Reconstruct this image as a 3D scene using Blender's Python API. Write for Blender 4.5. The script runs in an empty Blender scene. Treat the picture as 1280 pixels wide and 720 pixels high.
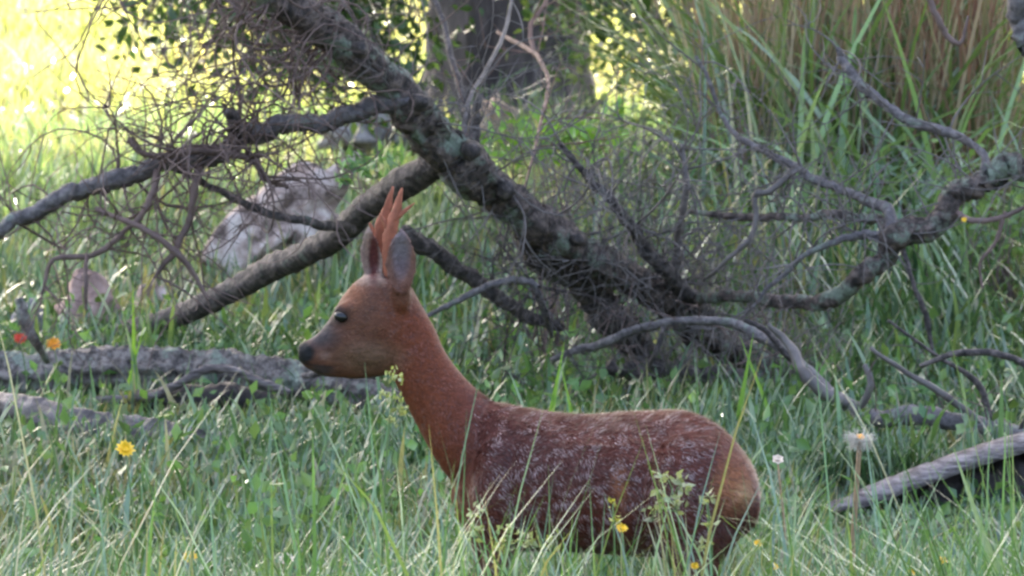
import bpy, math, random
import numpy as np
from mathutils import Vector

rng = np.random.default_rng(11)
random.seed(11)
scene = bpy.context.scene
COL = scene.collection

# ------------------------------------------------------------------ camera
F_PX, CAM_H, HORIZON = 6240.0, 2.0, -180.0
PITCH = math.atan((360 - HORIZON) / F_PX)
cam_d = bpy.data.cameras.new('camera')
cam = bpy.data.objects.new('camera', cam_d)
COL.objects.link(cam)
cam.location = (0, 0, CAM_H)
cam.rotation_euler = (math.pi / 2 - PITCH, 0, 0)
cam_d.sensor_width = 36.0
cam_d.lens = 36.0 * F_PX / 1280.0
cam_d.clip_start, cam_d.clip_end = 0.1, 3000
cam_d.dof.use_dof = True
cam_d.dof.focus_distance = 12.9
cam_d.dof.aperture_fstop = 10.0
scene.camera = cam

# ------------------------------------------------------------------ light
SUN_EL, SUN_AZ = math.radians(42), math.radians(-8)      # sun stands beyond the big tree, a little to one side
world = bpy.data.worlds.new('World')
scene.world = world
world.use_nodes = True
wn = world.node_tree
sky = wn.nodes.new('ShaderNodeTexSky')
sky.sky_type = 'NISHITA'
sky.sun_disc = False
sky.sun_elevation = SUN_EL
sky.sun_rotation = SUN_AZ
sky.air_density = 1.0
sky.dust_density = 8.0
sky.ozone_density = 1.0
bg = wn.nodes['Background']
bg.inputs['Strength'].default_value = 0.15
wn.links.new(sky.outputs['Color'], bg.inputs['Color'])
sun_d = bpy.data.lights.new('sun', 'SUN')
sun_d.energy = 5.0
sun_d.angle = math.radians(0.5)
sun_d.color = (1.0, 0.94, 0.82)
sun = bpy.data.objects.new('sun', sun_d)
COL.objects.link(sun)
sun_dir = Vector((math.sin(SUN_AZ) * math.cos(SUN_EL), math.cos(SUN_AZ) * math.cos(SUN_EL), math.sin(SUN_EL)))
sun.rotation_euler = sun_dir.to_track_quat('Z', 'Y').to_euler()
vs = scene.view_settings
vs.view_transform = 'Standard'
vs.look = 'None'
vs.gamma = 1.0
vs.use_curve_mapping = False
vs.exposure = 2.85
scene.render.engine = 'CYCLES'
scene.cycles.use_denoising = True
scene.cycles.filter_width = 2.6
scene.cycles.max_bounces = 6
scene.cycles.transmission_bounces = 4

# ------------------------------------------------------------------ geometry helpers
def wave_noise(seed, n=7, lo=0.3, hi=2.0):
    r = np.random.default_rng(seed)
    k = np.exp(r.uniform(math.log(lo), math.log(hi), n))
    a = r.uniform(0, 2 * math.pi, n)
    ph = r.uniform(0, 2 * math.pi, n)
    def f(x, y):
        s = 0
        for i in range(n):
            s = s + np.sin((x * math.cos(a[i]) + y * math.sin(a[i])) * k[i] * 2 * math.pi + ph[i])
        return s / math.sqrt(n / 2.0)
    return f

_gn = wave_noise(3, 6, 0.08, 0.5)
def gz(x, y):
    x = np.asarray(x, float); y = np.asarray(y, float)
    rise = 0.03 * np.log1p(np.exp(np.clip((y - 16.0) / 0.8, -30, 30))) * 0.8
    rise = np.where(y > 35, 0.03 * (y - 16), rise)
    bump = 0.022 * _gn(x, y) * np.clip((y - 13) / 3.0, 0, 1)
    return rise + bump

def P(px, py, d):
    a = (px - 640) / F_PX
    b = -(py - 360) / F_PX
    t = d / (math.cos(PITCH) + b * math.sin(PITCH))
    return np.array([t * a, d, CAM_H + t * (b * math.cos(PITCH) - math.sin(PITCH))])

def ground_at(px, py):
    d = 10.0
    while d < 60:
        p = P(px, py, d)
        if p[2] <= float(gz(p[0], p[1])):
            break
        d += 0.05
    return d

BASE = {}
class MB:
    """collects quads and triangles that become one mesh object"""
    def __init__(s):
        s.v, s.q, s.t, s.c, s.n = [], [], [], [], 0
    def add(s, V, Q=None, T=None, C=None):
        V = np.asarray(V, float).reshape(-1, 3)
        if Q is not None and len(Q): s.q.append(np.asarray(Q, np.int64) + s.n)
        if T is not None and len(T): s.t.append(np.asarray(T, np.int64) + s.n)
        if C is None: C = np.ones((len(V), 3))
        C = np.broadcast_to(np.asarray(C, float), (len(V), 3))
        s.v.append(V); s.c.append(C); s.n += len(V)
        return s
    def mesh(s, name, mat, base=(0, 0, 0), smooth=True):
        V = np.concatenate(s.v) - np.asarray(base, float)
        C = np.concatenate(s.c)
        Q = np.concatenate(s.q) if s.q else np.zeros((0, 4), np.int64)
        T = np.concatenate(s.t) if s.t else np.zeros((0, 3), np.int64)
        me = bpy.data.meshes.new(name)
        me.vertices.add(len(V))
        me.vertices.foreach_set('co', V.astype(np.float32).ravel())
        idx = np.concatenate([Q.ravel(), T.ravel()]).astype(np.int32)
        start = np.concatenate([np.arange(len(Q)) * 4, len(Q) * 4 + np.arange(len(T)) * 3]).astype(np.int32)
        me.loops.add(len(idx))
        me.loops.foreach_set('vertex_index', idx)
        me.polygons.add(len(start))
        me.polygons.foreach_set('loop_start', start)
        me.update(calc_edges=True)
        at = me.color_attributes.new('Col', 'FLOAT_COLOR', 'POINT')
        at.data.foreach_set('color', np.concatenate([C, np.ones((len(C), 1))], 1).astype(np.float32).ravel())
        if smooth:
            me.polygons.foreach_set('use_smooth', np.ones(len(start), bool))
        me.materials.append(mat)
        return me
    def build(s, name, mat, parent=None, smooth=True, kind=None):
        base = BASE.get(parent.name, (0, 0, 0)) if parent else (0, 0, 0)
        o = bpy.data.objects.new(name, s.mesh(name, mat, base, smooth))
        COL.objects.link(o)
        if parent:
            o.parent = parent
            BASE[o.name] = base
        if kind: o['kind'] = kind
        return o

def thing(name, label, cat, base, group=None):
    o = bpy.data.objects.new(name, None)
    COL.objects.link(o)
    o.location = tuple(float(v) for v in base)
    o.empty_display_size = 0.1
    BASE[o.name] = tuple(float(v) for v in base)
    o['label'] = label; o['category'] = cat
    if group: o['group'] = group
    return o

def tag(o, label=None, cat=None, group=None, kind=None):
    if label: o['label'] = label
    if cat: o['category'] = cat
    if group: o['group'] = group
    if kind: o['kind'] = kind
    return o

def spline(C, n):
    C = np.asarray(C, float)
    m = len(C)
    if m == 2:
        t = np.linspace(0, 1, n)[:, None]
        return C[0] * (1 - t) + C[1] * t
    E = np.vstack([2 * C[0] - C[1], C, 2 * C[-1] - C[-2]])
    u = np.linspace(0, m - 1 - 1e-9, n)
    i = u.astype(int); f = (u - i)[:, None]
    p0, p1, p2, p3 = E[i], E[i + 1], E[i + 2], E[i + 3]
    return 0.5 * (2 * p1 + (p2 - p0) * f + (2 * p0 - 5 * p1 + 4 * p2 - p3) * f ** 2 + (3 * p1 - p0 - 3 * p2 + p3) * f ** 3)

def tube(mb, pts, rad, sides=6, knob=0.0, col=None, cap=True):
    pts = np.asarray(pts, float); n = len(pts)
    rad = np.broadcast_to(np.asarray(rad, float), (n,))
    T = np.gradient(pts, axis=0)
    T /= np.linalg.norm(T, axis=1)[:, None] + 1e-12
    ref = np.array([0.13, 1.0, 0.21])
    U = np.zeros_like(T)
    u = ref - T[0] * ref.dot(T[0]); u /= np.linalg.norm(u)
    for i in range(n):
        u = u - T[i] * u.dot(T[i]); u /= np.linalg.norm(u) + 1e-12
        U[i] = u
    W = np.cross(T, U)
    a = np.arange(sides) * 2 * math.pi / sides
    R = rad[:, None] * (1 + (knob * rng.normal(0, 1, (n, sides)) if knob else 0))
    if knob:
        ridge = 1 + knob * 1.2 * rng.normal(0, 1, sides)
        R = R * ridge[None]
    V = pts[:, None] + R[..., None] * (np.cos(a)[None, :, None] * U[:, None] + np.sin(a)[None, :, None] * W[:, None])
    V = V.reshape(-1, 3)
    i, j = np.meshgrid(np.arange(n - 1), np.arange(sides), indexing='ij')
    j2 = (j + 1) % sides
    Q = np.stack([i * sides + j, i * sides + j2, (i + 1) * sides + j2, (i + 1) * sides + j], -1).reshape(-1, 4)
    Tt = None
    if cap:
        V = np.vstack([V, pts[:1], pts[-1:]])
        k = n * sides
        jj = np.arange(sides); j3 = (jj + 1) % sides
        Tt = np.vstack([np.stack([np.full(sides, k), j3, jj], 1),
                        np.stack([np.full(sides, k + 1), (n - 1) * sides + jj, (n - 1) * sides + j3], 1)])
    mb.add(V, Q, Tt, col)

def px_path(L, d=None):
    """pixel, depth and pixel-radius list to points and radii in metres"""
    out, r = [], []
    for it in L:
        dd = it[2] if d is None else d
        rr = it[3] if d is None else it[2]
        out.append(P(it[0], it[1], dd)); r.append(rr * dd / F_PX)
    return np.array(out), np.array(r)

def branch(mb, L, d=None, per=7, sides=10, wob=0.4, knob=0.06, lumps=0.22):
    C, r = px_path(L, d)
    n = max(4, (len(C) - 1) * per + 1)
    S = spline(C, n)
    R = spline(np.stack([r, r, r], 1), n)[:, 0]
    w = rng.normal(0, 1, (n, 3)); w = np.stack([np.convolve(w[:, q], np.ones(7) / 4, 'same') for q in range(3)], 1)
    w[0] = w[-1] = 0
    S = S + w * R[:, None] * wob
    lump = rng.normal(0, 1, n); lump = np.convolve(lump, np.ones(9) / 9, 'same')
    R = R * (1 + lumps * lump)
    tube(mb, S, np.maximum(R, 0.001), sides, knob)
    return S, R

def twig(mb, p, d, length, r, level=0, curl=0.35, droop=0.0, sides=4, kids=(2, 5)):
    n = max(5, int(length / 0.05))
    pts = [np.array(p, float)]
    d = np.array(d, float); d /= np.linalg.norm(d)
    axis = rng.normal(0, 1, 3)
    for i in range(n):
        axis = axis * 0.8 + rng.normal(0, 0.6, 3)
        d = d + np.cross(axis, d) * curl * 0.25 + np.array([0, 0, -droop * 0.1]) + rng.normal(0, 0.06, 3)
        d /= np.linalg.norm(d)
        pts.append(pts[-1] + d * length / n)
    pts = np.array(pts)
    R = np.linspace(r, r * 0.35, n + 1)
    tube(mb, pts, R, sides)
    if level > 0:
        for _ in range(rng.integers(kids[0], kids[1])):
            i = rng.integers(1, n)
            t = pts[i] - pts[i - 1]; t /= np.linalg.norm(t)
            o = rng.normal(0, 1, 3); o -= t * o.dot(t); o /= np.linalg.norm(o)
            twig(mb, pts[i], t * 0.55 + o * 0.9, length * rng.uniform(0.35, 0.7), max(r * 0.6, 0.0014), level - 1, curl, droop, sides, kids)

def leaf_cards(mb, Pn, size, col, updir=0.3, aspect=0.5, fold=True):
    """Pn: N points; each leaf a folded lozenge of four triangles with its own direction"""
    N = len(Pn)
    d = rng.normal(0, 1, (N, 3)); d[:, 2] += updir; d /= np.linalg.norm(d, axis=1)[:, None]
    o = rng.normal(0, 1, (N, 3)); o -= d * (o * d).sum(1)[:, None]; o /= np.linalg.norm(o, axis=1)[:, None]
    nn = np.cross(d, o)
    L = np.broadcast_to(size, (N,))[:, None]
    A = Pn; B = Pn + d * L * 0.45 + o * L * aspect * 0.5 + nn * L * 0.08
    Cc = Pn + d * L - nn * L * 0.1; D = Pn + d * L * 0.45 - o * L * aspect * 0.5 + nn * L * 0.08
    V = np.stack([A, B, Cc, D], 1).reshape(-1, 3)
    b = np.arange(N)[:, None] * 4
    T = np.concatenate([b + np.array([[0, 1, 2]]), b + np.array([[0, 2, 3]])])
    mb.add(V, None, T, np.repeat(col, 4, 0))

def blades(mb, x, y, z, h, w, az, th0, k, col, K=4, face=None):
    """grass blades: bend from the angle th0 by k radians over the length h"""
    N = len(x)
    pos = np.stack([x, y, z], 1)
    dirh = np.stack([np.cos(az), np.sin(az), np.zeros(N)], 1)
    fa = az + math.pi / 2 if face is None else face
    side = np.stack([np.cos(fa), np.sin(fa), np.zeros(N)], 1)
    prof = {4: [0.75, 1.0, 0.7, 0.06], 5: [0.7, 1.0, 0.9, 0.6, 0.05], 7: [0.6, 0.9, 1.0, 0.95, 0.8, 0.5, 0.04]}[K]
    L = []
    for i in range(K):
        if i:
            th = th0 + k * (i - 0.5) / (K - 1)
            pos = pos + (h / (K - 1))[:, None] * (np.sin(th)[:, None] * dirh + np.cos(th)[:, None] * np.array([0, 0, 1.0]))
        hw = (w * prof[i] * 0.5)[:, None]
        L.append(pos - side * hw); L.append(pos + side * hw)
    V = np.stack(L, 1).reshape(-1, 3)
    b = np.arange(N)[:, None] * (2 * K)
    Q = np.concatenate([b + np.array([[2 * i, 2 * i + 1, 2 * i + 3, 2 * i + 2]]) for i in range(K - 1)])
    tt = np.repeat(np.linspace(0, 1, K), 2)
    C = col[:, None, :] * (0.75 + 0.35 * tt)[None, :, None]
    mb.add(V, Q, None, C.reshape(-1, 3))

# ------------------------------------------------------------------ materials
def new_mat(name):
    m = bpy.data.materials.new(name)
    m.use_nodes = True
    nt = m.node_tree
    return m, nt, nt.nodes['Principled BSDF'], nt.nodes['Material Output']

def leaf_mat(name, transl=0.35, rough=0.4, spec=0.5, tint=(1.2, 1.25, 0.6)):
    m, nt, bs, out = new_mat(name)
    a = nt.nodes.new('ShaderNodeAttribute'); a.attribute_name = 'Col'
    nt.links.new(a.outputs['Color'], bs.inputs['Base Color'])
    bs.inputs['Roughness'].default_value = rough
    bs.inputs['Specular IOR Level'].default_value = spec
    tr = nt.nodes.new('ShaderNodeBsdfTranslucent')
    mul = nt.nodes.new('ShaderNodeMix'); mul.data_type = 'RGBA'; mul.blend_type = 'MULTIPLY'
    mul.inputs[0].default_value = 1.0
    nt.links.new(a.outputs['Color'], mul.inputs[6])
    mul.inputs[7].default_value = (*tint, 1)
    nt.links.new(mul.outputs[2], tr.inputs['Color'])
    mx = nt.nodes.new('ShaderNodeMixShader'); mx.inputs[0].default_value = transl
    nt.links.new(bs.outputs[0], mx.inputs[1]); nt.links.new(tr.outputs[0], mx.inputs[2])
    nt.links.new(mx.outputs[0], out.inputs['Surface'])
    return m

def ramp(nt, stops):
    r = nt.nodes.new('ShaderNodeValToRGB')
    e = r.color_ramp.elements
    while len(e) < len(stops): e.new(0.5)
    for i, (p, c) in enumerate(stops):
        e[i].position = p; e[i].color = (*c, 1)
    return r

def noise(nt, scale, detail=5, rough=0.6, vec=None, stretch=None):
    n = nt.nodes.new('ShaderNodeTexNoise')
    n.inputs['Scale'].default_value = scale
    n.inputs['Detail'].default_value = detail
    n.inputs['Roughness'].default_value = rough
    tc = nt.nodes.new('ShaderNodeTexCoord')
    if stretch:
        mp = nt.nodes.new('ShaderNodeMapping'); mp.inputs['Scale'].default_value = stretch
        nt.links.new(tc.outputs['Object'], mp.inputs[0]); nt.links.new(mp.outputs[0], n.inputs['Vector'])
    else:
        nt.links.new(tc.outputs['Object'], n.inputs['Vector'])
    return n

def bark_mat(name, stops, lichen=None, scale=14, lsc=5, lth=0.55, bump=0.6, rough=0.75, stretch=None):
    m, nt, bs, out = new_mat(name)
    n = noise(nt, scale, 8, 0.65, stretch=stretch); r = ramp(nt, stops)
    nt.links.new(n.outputs['Fac'], r.inputs[0])
    c = r.outputs[0]
    if lichen:
        n2 = noise(nt, lsc, 6, 0.7)
        r2 = ramp(nt, [(lth, (0, 0, 0)), (lth + 0.08, (1, 1, 1))])
        nt.links.new(n2.outputs['Fac'], r2.inputs[0])
        mx = nt.nodes.new('ShaderNodeMix'); mx.data_type = 'RGBA'
        nt.links.new(r2.outputs[0], mx.inputs[0])
        nt.links.new(c, mx.inputs[6])
        n3 = noise(nt, scale * 3, 4, 0.6); r3 = ramp(nt, [(0.3, tuple(v * 0.5 for v in lichen)), (0.7, lichen)])
        nt.links.new(n3.outputs['Fac'], r3.inputs[0]); nt.links.new(r3.outputs[0], mx.inputs[7])
        c = mx.outputs[2]
    nt.links.new(c, bs.inputs['Base Color'])
    bs.inputs['Roughness'].default_value = rough
    b = nt.nodes.new('ShaderNodeBump'); b.inputs['Strength'].default_value = bump; b.inputs['Distance'].default_value = 0.02
    nt.links.new(n.outputs['Fac'], b.inputs['Height']); nt.links.new(b.outputs[0], bs.inputs['Normal'])
    return m

def plain(name, col, rough=0.6, spec=0.5):
    m, nt, bs, out = new_mat(name)
    n = noise(nt, 60, 3, 0.6)
    r = ramp(nt, [(0.3, tuple(v * 0.75 for v in col)), (0.7, tuple(min(1, v * 1.15) for v in col))])
    nt.links.new(n.outputs['Fac'], r.inputs[0]); nt.links.new(r.outputs[0], bs.inputs['Base Color'])
    bs.inputs['Roughness'].default_value = rough
    bs.inputs['Specular IOR Level'].default_value = spec
    return m

M_GRASS = leaf_mat('grass_blades', 0.33, 0.27, 0.9)
M_LEAF = leaf_mat('leaves', 0.4, 0.33, 0.6)
M_DRY = leaf_mat('dry_stems', 0.15, 0.6, 0.3, (1.2, 1.0, 0.6))
M_BARK = bark_mat('lichen_bark', [(0.38, (0.022, 0.016, 0.014)), (0.5, (0.085, 0.06, 0.052)), (0.62, (0.19, 0.14, 0.12))], (0.25, 0.29, 0.22), 34, 7, 0.50, 1.0)
M_BARK_D = bark_mat('dark_bark', [(0.35, (0.014, 0.011, 0.011)), (0.5, (0.06, 0.046, 0.043)), (0.65, (0.17, 0.135, 0.125))], (0.17, 0.19, 0.15), 34, 9, 0.60, 1.0)
M_BARK_G = bark_mat('grey_bark', [(0.3, (0.05, 0.042, 0.044)), (0.5, (0.14, 0.12, 0.125)), (0.7, (0.27, 0.235, 0.23))], (0.26, 0.29, 0.24), 38, 10, 0.56, 1.0)
M_TWIG = bark_mat('twig_bark', [(0.3, (0.075, 0.046, 0.04)), (0.7, (0.19, 0.125, 0.11))], None, 8)
M_TWIG_G = bark_mat('grey_twig_bark', [(0.3, (0.07, 0.058, 0.055)), (0.7, (0.2, 0.17, 0.16))], None, 8)
M_TWIG_R = bark_mat('reddish_twig_bark', [(0.3, (0.10, 0.05, 0.04)), (0.7, (0.24, 0.14, 0.11))], None, 8)
M_TRUNK = bark_mat('old_trunk_bark', [(0.3, (0.016, 0.012, 0.014)), (0.5, (0.05, 0.038, 0.042)), (0.72, (0.12, 0.095, 0.10))], (0.13, 0.13, 0.13), 9, 2.2, 0.62, 1.0, 0.85, (1, 1, 0.25))
M_LOG = bark_mat('weathered_log', [(0.38, (0.035, 0.028, 0.027)), (0.5, (0.14, 0.115, 0.105)), (0.62, (0.27, 0.235, 0.215))], (0.30, 0.34, 0.27), 34, 9, 0.52, 1.0)
M_LOG_SHADE = bark_mat('shade_toned_wood', [(0.3, (0.012, 0.009, 0.009)), (0.7, (0.05, 0.038, 0.036))], None, 12, bump=0.9)  # near-black tone carries the shade of the log hollow and underside
M_SMOOTH = bark_mat('smooth_grey_wood', [(0.38, (0.03, 0.025, 0.026)), (0.5, (0.09, 0.075, 0.077)), (0.62, (0.19, 0.16, 0.16))], (0.16, 0.18, 0.14), 14, 6, 0.58, bump=0.8, rough=0.6)
M_SLAB = bark_mat('weathered_slab', [(0.38, (0.06, 0.045, 0.045)), (0.5, (0.16, 0.13, 0.128)), (0.62, (0.28, 0.235, 0.23))], None, 14, bump=0.7, stretch=(1, 1, 6))

# ------------------------------------------------------------------ ground
def build_ground():
    xs = np.concatenate([[-900, -300, -100, -40], np.linspace(-14, 14, 57), [40, 100, 300, 900]])
    ys = np.concatenate([[-300, -80, -20, 0, 5], np.linspace(8, 60, 131), [80, 120, 200, 400, 900, 1800]])
    X, Y = np.meshgrid(xs, ys, indexing='ij')
    V = np.stack([X, Y, gz(X, Y)], -1).reshape(-1, 3)
    n, m = len(xs), len(ys)
    i, j = np.meshgrid(np.arange(n - 1), np.arange(m - 1), indexing='ij')
    Q = np.stack([i * m + j, (i + 1) * m + j, (i + 1) * m + j + 1, i * m + j + 1], -1).reshape(-1, 4)
    m_, nt, bs, out = new_mat('meadow_ground')
    n1 = noise(nt, 1.3, 8, 0.7)
    r = ramp(nt, [(0.3, (0.035, 0.032, 0.018)), (0.5, (0.05, 0.07, 0.022)), (0.7, (0.09, 0.12, 0.035))])
    nt.links.new(n1.outputs['Fac'], r.inputs[0]); nt.links.new(r.outputs[0], bs.inputs['Base Color'])
    bs.inputs['Roughness'].default_value = 0.9
    n2 = noise(nt, 25, 6, 0.7)
    b = nt.nodes.new('ShaderNodeBump'); b.inputs['Strength'].default_value = 0.8; b.inputs['Distance'].default_value = 0.05
    nt.links.new(n2.outputs['Fac'], b.inputs['Height']); nt.links.new(b.outputs[0], bs.inputs['Normal'])
    o = MB().add(V, Q).build('ground', m_)
    tag(o, kind='structure')
build_ground()

# ------------------------------------------------------------------ deer placing (needed by the grass)
S_DEER = 1 / 520.0
DEER0 = P(750, 600, 12.0)
def D3(u, v, w):
    return np.array([DEER0[0] + (u - 750) * S_DEER, 12.0 + w, DEER0[2] + (600 - v) * S_DEER])
def yaw(u):
    return -0.42 * (np.clip(u, 545, 960) - 750) * S_DEER

# ------------------------------------------------------------------ grass
hue_n, tall_n, az_n, dry_n = wave_noise(21, 8, 0.15, 1.2), wave_noise(22, 8, 0.2, 1.5), wave_noise(23, 6, 0.1, 0.8), wave_noise(24, 6, 0.2, 1.0)
FIELD = [[0.27, 0.29, 0.14], [0.31, 0.31, 0.17], [0.36, 0.33, 0.20], [0.25, 0.28, 0.15], [0.42, 0.36, 0.23]]
PALE = [[0.13, 0.20, 0.11], [0.16, 0.23, 0.12], [0.20, 0.26, 0.14], [0.15, 0.21, 0.14], [0.26, 0.25, 0.16]]
def grass_cols(x, y, n, bright=1.0, pal=None):
    base = np.array([[0.066, 0.130, 0.058], [0.090, 0.165, 0.068], [0.14, 0.20, 0.085], [0.095, 0.155, 0.105], [0.22, 0.21, 0.12]])
    if pal is not None: base = np.array(pal)
    h = hue_n(x, y) * 0.25 + rng.random(n)
    pick = np.digitize(h, [0.22, 0.52, 0.74, 0.95])
    c = base[pick] * rng.uniform(0.75, 1.25, (n, 1)) * bright
    return c

def scatter(d0, d1, dens, margin=0.7):
    A = 0.1026 * (d1 * d1 - d0 * d0) + 2 * margin * (d1 - d0)
    n = int(A * dens)
    y = np.sqrt(rng.uniform(d0 * d0, d1 * d1, n))
    x = rng.uniform(-1, 1, n) * (0.1026 * y + margin)
    return x, y

def deer_keep(x, y, h):
    u = 750 + (x - DEER0[0]) / S_DEER
    under = (u > 560) & (u < 950) & (np.abs(y - 12 - yaw(u)) < 0.17)
    near_neck = (u > 350) & (u < 600) & (y > 11.9) & (y < 12.6)
    h = np.where(under, np.minimum(h, 0.24), h)
    return h

def log_keep(x, y, h):
    u = 640 + x / y * F_PX
    f = np.ones_like(x)
    f = np.where((u > 1010) & (y > 13.2) & (y < 15.4), 0.25, f)
    f = np.where((u < 600) & (y > 14.5) & (y < 16.2), 0.85, f)
    f = np.where((u < 520) & (y > 16.2) & (y < 18.0), 0.7, f)
    return h * f

def grass_patch(name, label, d0, d1, dens, hfun, wpx, K=4, bright=1.0, lean=0.5, margin=0.7, pal=None):
    mb = MB()
    x, y = scatter(d0, d1, dens, margin)
    keep = rng.random(len(x)) < np.clip(0.75 + 0.3 * tall_n(x * 1.7 + 5, y * 1.7), 0.25, 1)
    x, y = x[keep], y[keep]
    n = len(x)
    h = hfun(x, y) * rng.lognormal(0, 0.28, n) * np.clip(1 + 0.25 * tall_n(x, y), 0.5, 1.6)
    h = log_keep(x, y, deer_keep(x, y, h))
    az = az_n(x, y) * 1.2 + rng.uniform(-2.0, 2.0, n) + math.pi * (rng.random(n) < 0.35)
    th0 = np.abs(rng.normal(0.08, 0.2, n)); k = np.abs(rng.normal(lean, 0.55, n))
    w = rng.uniform(0.6, 1.5, n) * wpx * y / F_PX
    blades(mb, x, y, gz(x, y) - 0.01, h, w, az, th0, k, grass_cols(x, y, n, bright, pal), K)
    o = mb.build(name, M_GRASS)
    tag(o, label, 'grass', kind='stuff')
    return o

def h_near(x, y):
    u = 640 + x / y * F_PX
    target = np.interp(u, [-200, 200, 450, 560, 760, 950, 1050, 1400], [700, 700, 695, 664, 666, 664, 680, 682])
    h = 2 - (target - HORIZON) * y / F_PX
    return np.clip(h, 0.05, 0.55) * 0.97
def h_mid(x, y):
    return np.interp(y, [11.7, 12.6, 13.4, 17], [0.24, 0.21, 0.165, 0.15]) + 0 * x
grass_patch('meadow_grass', 'tall soft green grass standing in front of the deer', 10.6, 11.75, 2300, h_near, 4.0, 5, 1.35, 0.7)
grass_patch('meadow_grass', 'short tangled green grass around the deer and the lower logs', 11.75, 16.2, 3000, h_mid, 3.8, 4, 1.05, 0.95)
grass_patch('meadow_grass', 'green grass under the fallen tree and its dead branches', 16.2, 20.5, 1900, lambda x, y: 0.145 + 0 * x, 3.6, 4, 1.05, 0.9)
grass_patch('meadow_grass', 'pale green grass around the boulders', 20.5, 29, 950, lambda x, y: 0.17 + 0 * x, 4.0, 4, 1.0, 0.5, 1.0, PALE)
grass_patch('meadow_grass', 'sunlit yellow green grass of the open field beyond the tree', 29, 60, 260, lambda x, y: 0.22 + 0 * x, 5.5, 4, 1.0, 0.6, 1.5, FIELD)

# taller single blades standing proud of the sward
def tall_blades():
    mb = MB()
    x, y = scatter(11.9, 21, 30)
    u = 640 + x / y * F_PX
    keep = ~((u > 330) & (u < 470) & (y < 16.5))
    x, y = x[keep], y[keep]
    n = len(x)
    h = log_keep(x, y, deer_keep(x, y, rng.uniform(0.16, 0.36, n)))
    c = grass_cols(x, y, n, 1.25)
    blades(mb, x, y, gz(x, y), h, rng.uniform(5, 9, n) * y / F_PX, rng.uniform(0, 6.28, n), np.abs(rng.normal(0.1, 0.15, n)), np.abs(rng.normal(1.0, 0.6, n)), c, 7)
    o = mb.build('tall_grass', M_GRASS)
    tag(o, 'scattered broad grass leaves bending above the short sward', 'grass', kind='stuff')
tall_blades()

# low broad-leaved weeds between the blades
def weeds():
    mb = MB()
    x, y = scatter(11.0, 20, 150)
    n = len(x)
    hh = rng.uniform(0.03, 0.2, n)
    hh = np.where(y < 11.8, hh + 0.1, hh)
    Pn = np.stack([x, y, gz(x, y) + log_keep(x, y, deer_keep(x, y, hh))], 1)
    c = np.array([[0.09, 0.17, 0.06]]) * rng.uniform(0.6, 1.5, (n, 1)) * np.array([[1, 1, 1]]) + rng.uniform(0, 0.03, (n, 3))
    leaf_cards(mb, Pn, rng.uniform(0.025, 0.07, n), c, 0.4, 0.6)
    o = mb.build('undergrowth', M_LEAF)
    tag(o, 'small broad leaves growing low among the grass', 'weeds', kind='stuff')
weeds()

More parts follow.
